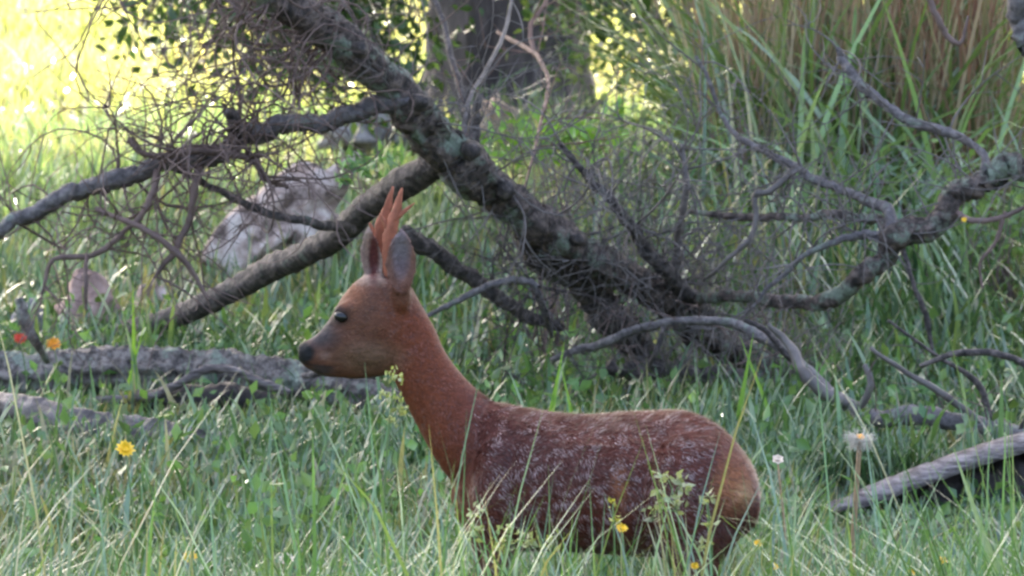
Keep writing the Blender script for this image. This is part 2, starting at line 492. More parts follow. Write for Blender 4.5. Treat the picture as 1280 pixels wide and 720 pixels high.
# ------------------------------------------------------------------ the big tree
def big_tree():
    bp = P(632, 175, 28.5); bx, by = bp[0], bp[1]
    bz = float(gz(bx, by))
    t = thing('oak_tree', 'thick dark rough-barked tree trunk standing before the sunlit field', 'tree', (bx, by, bz))
    mb = MB()
    zs = np.array([-0.15, 0.0, 0.15, 0.4, 0.8, 1.5, 2.5, 3.5, 5, 7, 9.5, 12.5, 16])
    rr = np.array([0.62, 0.55, 0.48, 0.44, 0.42, 0.41, 0.40, 0.39, 0.37, 0.32, 0.26, 0.17, 0.06])
    n = 70; zi = np.linspace(zs[0], zs[-1], n) if False else np.concatenate([np.linspace(-0.15, 3, 40), np.linspace(3.2, 16, 30)])
    ri = np.interp(zi, zs, rr)
    sides = 40
    a = np.arange(sides) * 2 * math.pi / sides
    fl = 1 + 0.05 * np.sin(a * 9 + 1) + 0.04 * np.sin(a * 15) + 0.03 * np.sin(a * 4 + 2)
    V = []
    for k in range(len(zi)):
        buttress = 1 + 0.16 * np.exp(-max(zi[k], 0) / 0.3) * np.sin(a * 5 + 0.5)
        r = ri[k] * fl * buttress * (1 + rng.normal(0, 0.018, sides))
        cx = bx + 0.02 * zi[k] * math.sin(zi[k] * 0.4); cy = by
        V.append(np.stack([cx + r * np.cos(a + 0.02 * zi[k]), cy + r * np.sin(a + 0.02 * zi[k]), np.full(sides, bz + zi[k])], 1))
    V = np.concatenate(V); m = len(zi)
    i, j = np.meshgrid(np.arange(m - 1), np.arange(sides), indexing='ij'); j2 = (j + 1) % sides
    Q = np.stack([i * sides + j, i * sides + j2, (i + 1) * sides + j2, (i + 1) * sides + j], -1).reshape(-1, 4)
    mb.add(V, Q); mb.build('trunk', M_TRUNK, t)
    # limbs
    ends = []
    for k in range(11):
        az = k * 2.4 + rng.uniform(-0.3, 0.3); z0 = 4.2 + k * 0.9; L = 8.6 - 0.45 * k
        p0 = np.array([bx, by, bz + z0]); p1 = p0 + np.array([math.cos(az) * L * 0.5, math.sin(az) * L * 0.5, 1.6 + rng.uniform(0, 1)])
        p2 = p0 + np.array([math.cos(az) * L, math.sin(az) * L, 2.4 + rng.uniform(-0.6, 2)])
        S = spline([p0, p1, p2], 14)
        S[1:-1] += rng.normal(0, 0.12, (12, 3))
        lm = MB(); tube(lm, S, np.linspace(0.17, 0.04, 14), 8, 0.05); lm.build('limb', M_TRUNK, t)
    # crown: clumps of leaves spread through an uneven volume
    N = 74000
    nc = 230
    cd = rng.normal(0, 1, (nc, 3)); cd /= np.linalg.norm(cd, axis=1)[:, None]
    cr = rng.uniform(0.15, 1.0, nc) ** 0.5
    cc = cd * cr[:, None] * np.array([8.6, 8.6, 7.6]) * (1 + 0.12 * rng.normal(0, 1, (nc, 1)))
    cc += np.array([bx, by - 2.2, bz + 11.6])
    cc[:, 2] = np.maximum(cc[:, 2], bz + 4.6)
    pick = rng.integers(0, nc, N)
    Pn = cc[pick] + rng.normal(0, 1, (N, 3)) * np.array([1.0, 1.0, 0.75])
    Pn = Pn[Pn[:, 2] > bz + 3.4]
    c = np.array([[0.05, 0.10, 0.025]]) * rng.uniform(0.6, 1.4, (len(Pn), 1))
    cm = MB(); leaf_cards(cm, Pn, rng.uniform(0.22, 0.42, len(Pn)), c, -0.2, 0.65)
    cm.build('crown', M_LEAF, t, smooth=False)
    # low boughs that hang into view
    def bough(path, regions, d, cnt, size, cols):
        bm = MB()
        S, R = branch(bm, path, None, 6, 7, 0.3)
        bo = bm.build('bough', M_TRUNK, t)
        tw = MB(); lf = MB()
        for (cx, cy, sx, sy, wgt) in regions:
            k = int(cnt * wgt)
            # sprays: short twigs with leaves along them
            ns = max(4, k // 14)
            for _ in range(ns):
                q = P(cx + rng.normal(0, sx), cy + rng.normal(0, sy), d + rng.normal(0, 0.8))
                i = np.argmin(((S - q) ** 2).sum(1))
                mid = (S[i] + q) / 2 + rng.normal(0, 0.1, 3)
                c3 = spline([S[i], mid, q], 7)
                tube(tw, c3, np.linspace(0.008, 0.003, 7), 4)
                LP = q + rng.normal(0, 1, (14, 3)) * np.array([0.12, 0.14, 0.10])
                col = np.array(cols)[rng.integers(0, len(cols), 14)] * rng.uniform(0.6, 1.4, (14, 1))
                leaf_cards(lf, LP, rng.uniform(0.6, 1.3, 14) * size, col, -0.5, 0.55)
        tw.build('twigs', M_TWIG, bo, kind='stuff')
        lf.build('leaves', M_LEAF, bo, kind='stuff')
    dk = [(0.03, 0.06, 0.02), (0.045, 0.085, 0.03), (0.06, 0.10, 0.04)]
    bough([(600, -520, 27.5, 14), (500, -330, 26, 12), (430, -120, 24.5, 9), (330, -70, 23.5, 6), (230, -60, 22.8, 4)],
          [(370, 15, 80, 38, 0.5), (440, 50, 45, 45, 0.3), (290, 5, 60, 28, 0.15), (490, 90, 18, 25, 0.05)], 23.8, 2700, 0.07, dk)
    bough([(650, -560, 27.6, 13), (720, -300, 26, 11), (760, -130, 25, 8), (800, -50, 24.5, 5)],
          [(750, 5, 45, 22, 0.5), (800, 20, 40, 30, 0.3)], 24.8, 800, 0.075, dk + [(0.09, 0.13, 0.05)])
    bough([(670, -500, 27.6, 11), (800, -330, 26.5, 9), (880, -160, 26, 7), (930, -60, 25.6, 4)],
          [(850, 60, 40, 50, 0.6), (780, 110, 40, 40, 0.4)], 25.6, 420, 0.06, [(0.10, 0.14, 0.06), (0.13, 0.16, 0.08), (0.05, 0.08, 0.03)])
big_tree()

# ------------------------------------------------------------------ boulders
def stone_mat(name, a, b, c):
    return bark_mat(name, [(0.38, a), (0.5, b), (0.62, c)], (0.12, 0.11, 0.08), 9, 5, 0.60, 1.0, 0.8)
M_ST_P = stone_mat('pink_grey_stone', (0.11, 0.07, 0.055), (0.46, 0.33, 0.28), (0.70, 0.58, 0.51))
M_ST_R = stone_mat('pink_stone', (0.12, 0.07, 0.055), (0.34, 0.21, 0.175), (0.5, 0.34, 0.29))
M_ST_G = stone_mat('grey_stone', (0.06, 0.055, 0.056), (0.23, 0.205, 0.21), (0.40, 0.36, 0.37))
M_ST_O = stone_mat('tan_stone', (0.25, 0.16, 0.11), (0.45, 0.31, 0.23), (0.6, 0.45, 0.36))
def boulder(label, cx, cy, hx, hy, d, mat, rot=0, seed=0, depth=0.9):
    r = np.random.default_rng(seed + 100)
    import bmesh
    bm = bmesh.new(); bmesh.ops.create_icosphere(bm, subdivisions=4, radius=1)
    V = np.array([v.co[:] for v in bm.verts]); Fc = np.array([[v.index for v in f.verts] for f in bm.faces]); bm.free()
    # cut flat facets, then roughen
    for _ in range(16):
        nrm = r.normal(0, 1, 3); nrm /= np.linalg.norm(nrm); lim = r.uniform(0.62, 0.9)
        dd = V @ nrm
        V = V - np.outer(np.clip(dd - lim, 0, None) * 0.92, nrm)
    for k in range(26):
        kk = r.normal(0, 1, 3); kk /= np.linalg.norm(kk); fq = r.uniform(3, 16)
        V = V * (1 + (0.085 / (fq / 3) ** 0.8) * np.sin(V @ kk * fq + r.uniform(0, 6))[:, None])
    c = P(cx, cy, d); s = d / F_PX
    V = V * np.array([hx * s, (hx + hy) / 2 * s * depth, hy * s])
    ca, sa = math.cos(rot), math.sin(rot)
    V = np.stack([V[:, 0] * ca - V[:, 2] * sa, V[:, 1], V[:, 0] * sa + V[:, 2] * ca], 1) + c
    base = (c[0], c[1], float(gz(c[0], c[1])))
    o = bpy.data.objects.new('boulder', MB().add(V, None, Fc).mesh('boulder', mat, base, smooth=False))
    COL.objects.link(o); o.location = base
    tag(o, label, 'boulder')
boulder('large slanting pinkish grey boulder behind the fallen tree', 340, 286, 108, 60, 21.4, M_ST_P, 0.60, 1)
boulder('rounded pink boulder beside the end of the sloping branch', 116, 388, 44, 50, 19.6, M_ST_R, 0.2, 2)
boulder('small pale block of stone next to the rounded pink boulder', 188, 378, 22, 30, 20.4, M_ST_P, 0, 3)
boulder('low pinkish stone in the grass under the sloping branch', 225, 415, 34, 26, 19.6, M_ST_R, 0, 4)
boulder('grey stone beside the rounded pink boulder, near the red flower', 42, 408, 28, 34, 19.4, M_ST_G, 0.4, 5)
boulder('lilac grey boulder near the foot of the big trunk', 452, 165, 56, 40, 27.0, M_ST_G, 0.15, 6)
boulder('flat grey boulder at the edge of the sunlit field', 222, 184, 58, 24, 27.6, M_ST_G, 0, 7)
boulder('tan upright stone leaning on the foot of the big trunk', 618, 160, 36, 48, 27.0, M_ST_O, 0.2, 8)
boulder('small grey stone between the lilac boulder and the big trunk', 520, 178, 30, 24, 27.0, M_ST_G, 0, 9)

# ------------------------------------------------------------------ fallen tree
def fallen_tree():
    b = P(1060, 512, 17.8)
    t = thing('fallen_tree', 'fallen lichen-covered tree slanting down across the grass with dead branches', 'fallen tree', (b[0], b[1], float(gz(b[0], b[1]))))
    mb = MB()
    SA, RA = branch(mb, [(-260, -560, 15.4, 8), (-80, -420, 15.6, 13), (90, -260, 15.9, 18), (250, -95, 16.2, 22), (355, 0, 16.3, 24), (420, 45, 16.4, 24), (480, 100, 16.5, 24), (530, 155, 16.6, 27), (575, 205, 16.7, 28),
                     (640, 255, 16.9, 25), (700, 298, 17.0, 22), (760, 335, 17.2, 20), (820, 372, 17.4, 20), (880, 415, 17.6, 21), (950, 462, 17.7, 22), (1040, 505, 17.75, 22), (1095, 522, 17.85, 16)], None, 20, 26, 0.14, 0.055)
    trunk = mb.build('trunk', M_BARK, t)
    # knots on the trunk
    for (px, py, d, r) in [(632, 238, 16.72, 13), (525, 128, 16.4, 11), (450, 62, 16.25, 9), (720, 300, 16.95, 9), (590, 190, 16.55, 12)]:
        k = MB(); c = P(px, py, d); s = r * d / F_PX
        tube(k, [c + np.array([0, 0.05, 0]), c, c + np.array([0.01, -0.035, 0.01])], [s * 1.3, s, s * 0.6], 9, 0.1)
        k.build('knot', M_BARK_D, trunk)
    sk = {}
    def br(key, L, d=None, mat=M_BARK, sides=12, wob=0.4):
        m = MB(); S, R = branch(m, L, d, 11, sides, wob)
        sk[key] = (S, R, m.build('branch', mat, t))
    br('A2', [(640, 262, 17.0, 15), (695, 325, 17.2, 20), (745, 375, 17.35, 23), (790, 425, 17.5, 22), (835, 462, 17.7, 18), (900, 485, 17.8, 13)], mat=M_BARK_D, sides=14)
    br('B', [(575, 188, 16.75, 17), (530, 212, 16.9, 18), (470, 250, 17.2, 17), (430, 287, 17.5, 16), (380, 318, 17.8, 16), (320, 350, 18.2, 16), (260, 378, 18.5, 15), (200, 402, 18.8, 14), (150, 418, 19.0, 13), (90, 436, 19.3, 9)], mat=M_BARK_D, sides=14, wob=0.15)
    br('C', [(505, 118, 16.5, 14), (450, 138, 16.5, 13), (400, 150, 16.5, 11), (345, 155, 16.5, 11), (308, 165, 16.5, 12), (285, 186, 16.5, 11), (255, 195, 16.5, 10), (200, 203, 16.5, 11), (150, 220, 16.5, 12), (90, 240, 16.5, 12), (40, 264, 16.5, 10), (0, 285, 16.5, 9), (-50, 335, 16.6, 8), (-110, 420, 16.8, 6)], mat=M_BARK_G)
    br('Cs', [(300, 168, 16.5, 10), (293, 150, 16.4, 8), (287, 138, 16.35, 4)], mat=M_BARK_D)
    br('F1', [(250, 198, 16.5, 6), (244, 235, 16.4, 5), (236, 280, 16.4, 4), (215, 318, 16.4, 4), (192, 348, 16.4, 2)], mat=M_TWIG)
    br('F2', [(196, 205, 16.5, 4), (190, 245, 16.4, 4), (160, 285, 16.4, 4), (112, 318, 16.4, 3.5), (66, 325, 16.4, 3), (52, 368, 16.4, 2)], mat=M_TWIG)
    br('F3', [(215, 208, 16.5, 5), (270, 236, 16.5, 5), (330, 262, 16.5, 5), (400, 280, 16.6, 6), (440, 287, 17.2, 7)], mat=M_BARK_D)
    br('F4', [(160, 175, 16.4, 5), (185, 192, 16.4, 5), (250, 190, 16.4, 5), (310, 200, 16.4, 5), (330, 222, 16.4, 4), (360, 235, 16.4, 3)], mat=M_TWIG)
    br('F5', [(108, 318, 16.4, 3), (106, 350, 16.3, 3), (108, 388, 16.3, 2)], mat=M_TWIG)
    br('F6', [(120, 260, 16.4, 3), (200, 300, 16.3, 4), (240, 340, 16.3, 3.5), (260, 375, 16.3, 2)], mat=M_TWIG)
    br('K', [(505, 292, 17.0, 11), (560, 332, 17.05, 11), (610, 362, 17.1, 9), (660, 395, 17.2, 8), (700, 408, 17.3, 6)], mat=M_BARK_D)
    br('Lx', [(530, 396, 16.8, 3), (580, 372, 16.8, 4), (640, 350, 16.8, 5), (668, 358, 16.8, 5), (682, 388, 16.9, 5), (690, 420, 17.1, 3)], mat=M_BARK_G, sides=6)
    br('J', [(700, 178, 17.1, 3), (740, 225, 17.1, 5), (780, 272, 17.1, 7), (815, 312, 17.2, 8), (850, 357, 17.3, 10), (885, 395, 17.45, 11)], mat=M_BARK_D)
    br('N', [(760, 455, 17.3, 11), (830, 462, 17.4, 12), (900, 465, 17.5, 11), (960, 480, 17.6, 10), (1010, 500, 17.7, 9)], mat=M_BARK_D)
    br('O', [(535, -20, 17.5, 4), (556, 40, 17.3, 4), (575, 110, 17.0, 5), (590, 170, 16.8, 6), (590, 205, 16.75, 6)], mat=M_BARK_D, sides=6)
    br('O2', [(600, 118, 16.7, 5), (594, 150, 16.7, 7), (588, 195, 16.7, 9)], mat=M_BARK_D, sides=7)
    br('R1', [(622, 40, 20, 2), (655, 58, 19.5, 3), (675, 75, 19, 3), (684, 110, 18.5, 2.5), (672, 170, 17.6, 2), (650, 250, 16.95, 2)], mat=M_TWIG_R, sides=6)
    br('R2', [(668, 70, 19.3, 3), (663, 30, 19.5, 3), (680, 8, 19.6, 3), (690, -20, 19.7, 2)], mat=M_TWIG_R, sides=6)
    br('P1', [(642, -20, 18, 2), (630, 40, 17.6, 2.5), (606, 90, 17.2, 3), (585, 130, 16.9, 3), (578, 190, 16.75, 4)], mat=M_TWIG_G, sides=5)
    br('V1', [(852, 180, 17.2, 3), (858, 240, 17.2, 5), (845, 300, 17.3, 5), (838, 360, 17.35, 6)], mat=M_TWIG_G, sides=6)
    # fine dead twigs
    def spray(keys, n, length, r, mat, parent, dirf, level=2, curl=0.4, droop=0.0, lo=0.0, hi=1.0):
        m = MB()
        for _ in range(n):
            S, R, o = sk[keys[rng.integers(0, len(keys))]]
            i = int(rng.uniform(lo, hi) * (len(S) - 1))
            twig(m, S[i], dirf(), length * rng.uniform(0.5, 1.3), r * rng.uniform(0.7, 1.3), level, curl, droop)
        m.build('twigs', mat, parent, kind='stuff')
    sk['A'] = (SA, RA, trunk)
    def rd(x=0, z=0, sy=0.5):
        return lambda: np.array([rng.normal(x, 0.8), rng.normal(0, sy), rng.normal(z, 0.8)])
    spray(['C', 'F4'], 62, 0.55, 0.0046, M_TWIG, sk['C'][2], rd(-0.2, 0.5), 1, 0.75, 0.1, 0.2, 0.95)
    spray(['C', 'F1', 'F2', 'F4'], 34, 0.35, 0.0034, M_TWIG, sk['F1'][2], rd(0, -0.5), 1, 0.5, 0.2)
    spray(['A'], 90, 0.85, 0.0046, M_TWIG, trunk, rd(-0.7, -0.3), 1, 1.1, 0.3, 0.06, 0.32)
    spray(['A'], 60, 0.5, 0.0038, M_TWIG_G, trunk, rd(0.5, 0.5), 2, 0.5, 0.0, 0.4, 0.95)
    spray(['J', 'V1', 'A2', 'N'], 90, 0.45, 0.0040, M_TWIG_G, sk['J'][2], rd(0.2, 0.5), 2, 0.5, 0.0)
    spray(['A', 'K', 'Lx', 'A2'], 50, 0.32, 0.0038, M_BARK_D, sk['K'][2], rd(0, -0.3), 2, 0.45, 0.1, 0.5, 0.9)
    spray(['R1', 'R2', 'O'], 14, 0.3, 0.003, M_TWIG_R, sk['R1'][2], rd(0.2, 0.3), 1, 0.4)
fallen_tree()

# ------------------------------------------------------------------ dead limb reaching in at the side
def side_limb():
    b = P(1400, 470, 16.9)
    t = thing('dead_limb', 'crooked grey dead limb with a kinked elbow in front of the tall grass', 'dead limb', (b[0], b[1], float(gz(b[0], b[1]))))
    def br(L, d=None, mat=M_BARK_G, sides=10, name='branch', wob=0.4):
        m = MB(); S, R = branch(m, L, d, 11, sides, wob)
        return S, R, m.build(name, mat, t)
    a = br([(1470, 560, 17.2, 20), (1440, 380, 17.1, 19), (1390, 240, 16.9, 17), (1335, 210, 16.8, 16), (1280, 210, 16.8, 15), (1240, 213, 16.8, 15), (1210, 235, 16.8, 15), (1180, 265, 16.8, 15), (1150, 285, 16.8, 15), (1114, 300, 16.8, 14), (1103, 332, 16.8, 11), (1072, 352, 16.8, 11),
            (1030, 375, 16.9, 10), (980, 375, 17, 9), (910, 372, 17.2, 8), (855, 380, 17.4, 6)], None, M_BARK, 14, 'stem')
    b2 = br([(1112, 298, 6), (1080, 292, 6), (1050, 300, 5), (1000, 325, 4), (962, 360, 3), (940, 385, 2)], 16.8)
    b3 = br([(1115, 295, 16.8, 8), (1108, 262, 16.9, 7), (1070, 245, 17, 6), (1020, 226, 17.1, 5.5), (990, 206, 17.2, 5), (940, 182, 17.3, 4), (905, 150, 17.4, 3), (885, 100, 17.4, 2.5), (870, 70, 17.4, 2)])
    b4 = br([(1112, 298, 16.8, 7), (1100, 275, 16.9, 7), (1045, 268, 17.0, 6), (990, 272, 17.1, 5), (930, 272, 17.2, 5), (860, 264, 17.3, 3)], None, M_BARK)
    b5 = br([(1235, 215, 16.8, 8), (1222, 187, 16.9, 5), (1180, 165, 17.0, 5), (1130, 150, 17.1, 6), (1085, 112, 17.2, 6), (1052, 78, 17.3, 6), (1046, 62, 17.3, 3)])
    br([(1125, 300, 16.8, 4), (1140, 350, 16.7, 3.5), (1160, 400, 16.7, 3.5), (1166, 445, 16.7, 2)], None, M_BARK_D, 6)
    br([(1190, 262, 16.8, 5), (1215, 275, 16.7, 4), (1250, 272, 16.7, 4), (1300, 250, 16.7, 3)], None, M_TWIG, 6)
    br([(1258, 265, 16.7, 3), (1245, 300, 16.7, 3), (1225, 330, 16.7, 2), (1228, 360, 16.7, 2)], None, M_TWIG, 5)
    br([(1000, 210, 17.15, 4), (960, 238, 17.1, 4), (945, 245, 17.1, 4), (942, 290, 17.1, 3), (905, 330, 17.1, 3), (880, 350, 17.2, 2)], None, M_TWIG_G, 6)
    # broken end that hangs back down
    br([(1392, 250, 16.9, 14), (1400, 100, 16.9, 15), (1360, -40, 16.8, 17), (1310, -50, 16.8, 18), (1282, -10, 16.8, 18), (1278, 35, 16.8, 17), (1286, 70, 16.8, 10)], None, M_BARK_G, 14)
    br([(1362, -40, 16.8, 6), (1250, -60, 16.8, 5), (1165, -25, 16.8, 4), (1165, 5, 16.8, 4), (1182, 40, 16.8, 4), (1200, 54, 16.8, 3), (1210, 20, 16.8, 2)], None, M_TWIG, 6)
    m = MB()
    for S, R, o in (b2, b3, b4, b5, a):
        for _ in range(20):
            i = rng.integers(len(S) // 4, len(S))
            twig(m, S[i], [rng.normal(-0.2, 0.8), rng.normal(0, 0.5), rng.normal(0.15, 0.7)], rng.uniform(0.15, 0.45), 0.0038, 1, 0.5)
    m.build('twigs', M_TWIG_G, a[2], kind='stuff')
side_limb()

def arched_branch():
    b = P(1240, 540, 15.9)
    t = thing('arched_branch', 'thin bare grey branch arching over the grass behind the rump of the deer', 'dead branch', b)
    m = MB()
    S, R = branch(m, [(690, 450, 17.0, 4), (750, 430, 16.9, 6), (800, 411, 16.8, 6), (850, 403, 16.7, 6), (905, 400, 16.6, 6), (950, 418, 16.5, 6.5), (1000, 455, 16.4, 7.5), (1050, 500, 16.25, 9), (1100, 520, 16.1, 11), (1160, 526, 16.0, 12), (1240, 538, 15.9, 12), (1290, 545, 15.85, 9)], None, 8, 10)
    m.build('stem', M_BARK_G, t)
    for L in ([(990, 450, 16.4, 4), (960, 415, 16.4, 4), (930, 400, 16.4, 3)], [(1060, 505, 16.2, 7), (1010, 470, 16.2, 8), (985, 430, 16.3, 6), (960, 405, 16.3, 3)],
              [(1075, 512, 16.15, 5), (1090, 480, 16.1, 5), (1082, 455, 16.1, 3)], [(1235, 532, 15.9, 5), (1190, 500, 15.9, 4), (1140, 470, 15.9, 4), (1088, 434, 15.9, 3)],
              [(1240, 530, 15.9, 4), (1225, 480, 15.9, 4), (1180, 450, 15.9, 3), (1110, 400, 15.9, 2)], [(830, 408, 16.7, 4), (818, 440, 16.7, 4), (800, 480, 16.8, 2)],
              [(1275, 540, 15.85, 4), (1300, 480, 15.8, 4), (1260, 445, 15.8, 4), (1205, 440, 15.8, 4), (1150, 458, 15.8, 3)]):
        m = MB(); branch(m, L, None, 6, 6); m.build('side_branch', M_TWIG_G if L[0][3] != 4 else M_BARK_D, t)
    m = MB()
    for _ in range(26):
        i = rng.integers(0, len(S))
        twig(m, S[i], [rng.normal(0, 0.8), rng.normal(0, 0.5), rng.normal(0.2, 0.6)], rng.uniform(0.12, 0.35), 0.0026, 1, 0.5)
    m.build('twigs', M_TWIG, t, kind='stuff')
arched_branch()

# ------------------------------------------------------------------ logs
def log(label, L, mat, extra=None, name='log', sides=26, knob=0.09):
    C, r = px_path(L); b = C[len(C) // 2]
    t = thing(name, label, 'log', (b[0], b[1], float(gz(b[0], b[1]))))
    m = MB(); S, R = branch(m, L, None, 16, sides, 0.08, knob, 0.10); m.build('trunk', mat, t)
    return t
t = log('grey lichen-crusted log lying in front of the boulders', [(-60, 476, 17.9, 26), (40, 468, 17.8, 29), (130, 462, 17.7, 28), (220, 462, 17.6, 26), (300, 466, 17.5, 25), (380, 476, 17.4, 24), (450, 492, 17.3, 22), (500, 506, 17.2, 14)], M_LOG)
for L, mt in (([(120, 499, 17.1, 4), (185, 494, 17.1, 5), (225, 478, 17.05, 5), (258, 462, 17.05, 5), (300, 466, 17.0, 5), (330, 480, 17.0, 6), (362, 492, 17.0, 5)], M_SLAB),
              ([(170, 500, 17.15, 14), (240, 494, 17.1, 20), (300, 494, 17.1, 20), (350, 502, 17.1, 12)], M_LOG_SHADE),  # dark tube painted as the shaded hollow under the log
              ([(60, 452, 17.5, 3), (45, 425, 17.4, 5), (30, 395, 17.4, 8), (24, 372, 17.4, 6)], M_LOG),
              ([(380, 470, 17.2, 5), (420, 462, 17.1, 7), (470, 470, 17.1, 6)], M_LOG)):
    m = MB(); branch(m, L, None, 7, 10, 0.3, 0.1); m.build('stub_or_hollow_shade', mt, t)
log('smooth dark grey log half sunk in grass ahead of the chest of the deer', [(-10, 503, 16.7, 14), (40, 516, 16.5, 19), (100, 532, 16.35, 21), (160, 543, 16.25, 23), (230, 555, 16.15, 25), (290, 569, 16.1, 23), (380, 586, 16.0, 20), (460, 599, 15.9, 18), (560, 612, 15.8, 15)], M_SMOOTH, knob=0.035)
t = log('thick broken log with a pale slab on top, by the end of the arched branch', [(1060, 652, 15.15, 20), (1140, 634, 15.2, 36), (1220, 614, 15.3, 44), (1300, 598, 15.4, 50), (1400, 580, 15.5, 50)], M_LOG_SHADE)  # body coloured near-black to paint the shade beneath the slab
def slab():
    m = MB()
    C = [P(1028, 638, 14.9), P(1110, 608, 15.05), P(1190, 578, 15.15), P(1280, 550, 15.25), P(1370, 530, 15.35)]
    S = spline(C, 40)
    ring = []
    for i, p in enumerate(S):
        wz = 0.020 * min(1, 0.35 + i / 12) * rng.uniform(0.96, 1.04); wy = 0.10 * min(1, 0.5 + i / 14)
        ring.append([p + np.array([0, -wy, -wz * 1.3]), p + np.array([0.004, -wy * 0.9, wz * 0.4]), p + np.array([0, 0, wz]), p + np.array([0, wy, wz * 0.6]), p + np.array([0, wy, -wz]), p + np.array([0, 0, -wz])])
    V = np.array(ring) + rng.normal(0, 0.0015, (40, 6, 3)); n = 40; k = 6
    i, j = np.meshgrid(np.arange(n - 1), np.arange(k), indexing='ij'); j2 = (j + 1) % k
    Q = np.stack([i * k + j, i * k + j2, (i + 1) * k + j2, (i + 1) * k + j], -1).reshape(-1, 4)
    m.add(V.reshape(-1, 3), Q, [[0, 2, 1], [0, 3, 2], [0, 4, 3], [0, 5, 4]])
    m.build('bark_slab', M_SLAB, t, smooth=False)
slab()

# ------------------------------------------------------------------ tall grass stand
def tall_stand():
    b = P(1060, 340, 22.3)
    t = thing('tall_grass_clump', 'tall clump of drooping green leaves and straw-brown stems behind the dead limb', 'grass clump', (b[0], b[1], float(gz(b[0], b[1]))))
    def pos(n, u0, u1, d0, d1):
        d = rng.uniform(d0, d1, n); u = rng.uniform(u0, u1, n)
        x = (u - 640) / F_PX * d
        return x, d, gz(x, d)
    for nm, n, u0, u1, hh, wp, cols, k, K, mt in (
        ('green_leaves', 900, 880, 1240, (1.0, 2.0), (4, 9), [(0.14, 0.22, 0.09), (0.17, 0.25, 0.08), (0.21, 0.27, 0.14)], 1.3, 7, M_GRASS),
        ('green_leaves', 300, 960, 1110, (0.9, 1.9), (6, 11), [(0.16, 0.24, 0.10), (0.17, 0.25, 0.13)], 2.1, 7, M_GRASS),
        ('drooping_leaves', 240, 930, 1250, (0.9, 1.75), (6, 10), [(0.24, 0.34, 0.19), (0.22, 0.34, 0.12), (0.28, 0.36, 0.24)], 2.3, 7, M_GRASS),
        ('dry_stems', 1000, 900, 1270, (1.1, 2.3), (2.0, 5), [(0.36, 0.27, 0.17), (0.30, 0.19, 0.12), (0.40, 0.32, 0.20), (0.24, 0.22, 0.10)], 0.3, 5, M_DRY),
        ('dry_stems', 260, 1120, 1215, (1.2, 2.2), (2.5, 5), [(0.27, 0.14, 0.09), (0.2, 0.1, 0.07)], 0.3, 5, M_DRY)):
        m = MB(); x, y, z = pos(n, u0, u1, *((20.3, 21.2) if nm == 'drooping_leaves' else (21.2, 23.8)))
        c = np.array(cols)[rng.integers(0, len(cols), n)] * rng.uniform(0.7, 1.25, (n, 1))
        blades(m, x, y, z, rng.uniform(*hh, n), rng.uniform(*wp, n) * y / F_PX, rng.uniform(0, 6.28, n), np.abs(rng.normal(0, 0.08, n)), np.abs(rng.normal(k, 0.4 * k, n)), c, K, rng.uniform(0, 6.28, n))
        m.build(nm, mt, t, kind='stuff')
tall_stand()
grass_patch('rough_grass', 'knee-high rough grass mixed with straw at the foot of the tall clump', 18.5, 21.5, 260, lambda x, y: np.where(x > 0.25 * y / 20, 0.5, 0.22), 5, 5, 1.1, 0.7)

# ------------------------------------------------------------------ leafy plants
def leafy(label, cx, cy, hx, hy, d, n, size, col, name='leafy_plant', cat='plant', gd=None):
    c = P(cx, cy, d); g = float(gz(c[0], c[1]))
    t = thing(name, label, cat, (c[0], c[1], g))
    s = d / F_PX; m = MB(); lf = MB()
    for _ in range(max(4, n // 12)):
        q = c + rng.normal(0, 1, 3) * np.array([hx * s, 0.12, hy * s]) * 0.6
        root = np.array([c[0] + rng.normal(0, 0.05), c[1] + rng.normal(0, 0.05), g])
        tube(m, spline([root, (root + q) / 2 + rng.normal(0, 0.04, 3), q], 7), np.linspace(0.005, 0.002, 7), 4)
        LP = q + rng.normal(0, 1, (12, 3)) * np.array([hx * s * 0.4, 0.06, hy * s * 0.4])
        leaf_cards(lf, LP, rng.uniform(0.6, 1.3, 12) * size, np.array(col)[None] * rng.uniform(0.65, 1.35, (12, 1)), 0.6, 0.4)
    m.build('stems', M_TWIG, t, kind='stuff'); lf.build('leaves', M_LEAF, t, kind='stuff')
leafy('bright green leafy sapling just past the fallen trunk', 690, 182, 55, 26, 18.5, 190, 0.07, (0.16, 0.30, 0.05))
leafy('fresh green leafy plant growing beside the lilac grey boulder', 478, 212, 40, 18, 18.6, 110, 0.06, (0.13, 0.24, 0.09))
leafy('dull green bush behind the tangle of dead twigs', 800, 190, 95, 75, 21.0, 520, 0.055, (0.17, 0.22, 0.12), 'bush', 'bush')
leafy('low yellowish green bush under the dead limb', 860, 310, 80, 45, 19.5, 260, 0.045, (0.21, 0.24, 0.09), 'bush', 'bush')
leafy('pale green bush at the edge of the tall grass clump', 1250, 320, 60, 80, 19.8, 300, 0.05, (0.17, 0.26, 0.09), 'bush', 'bush')

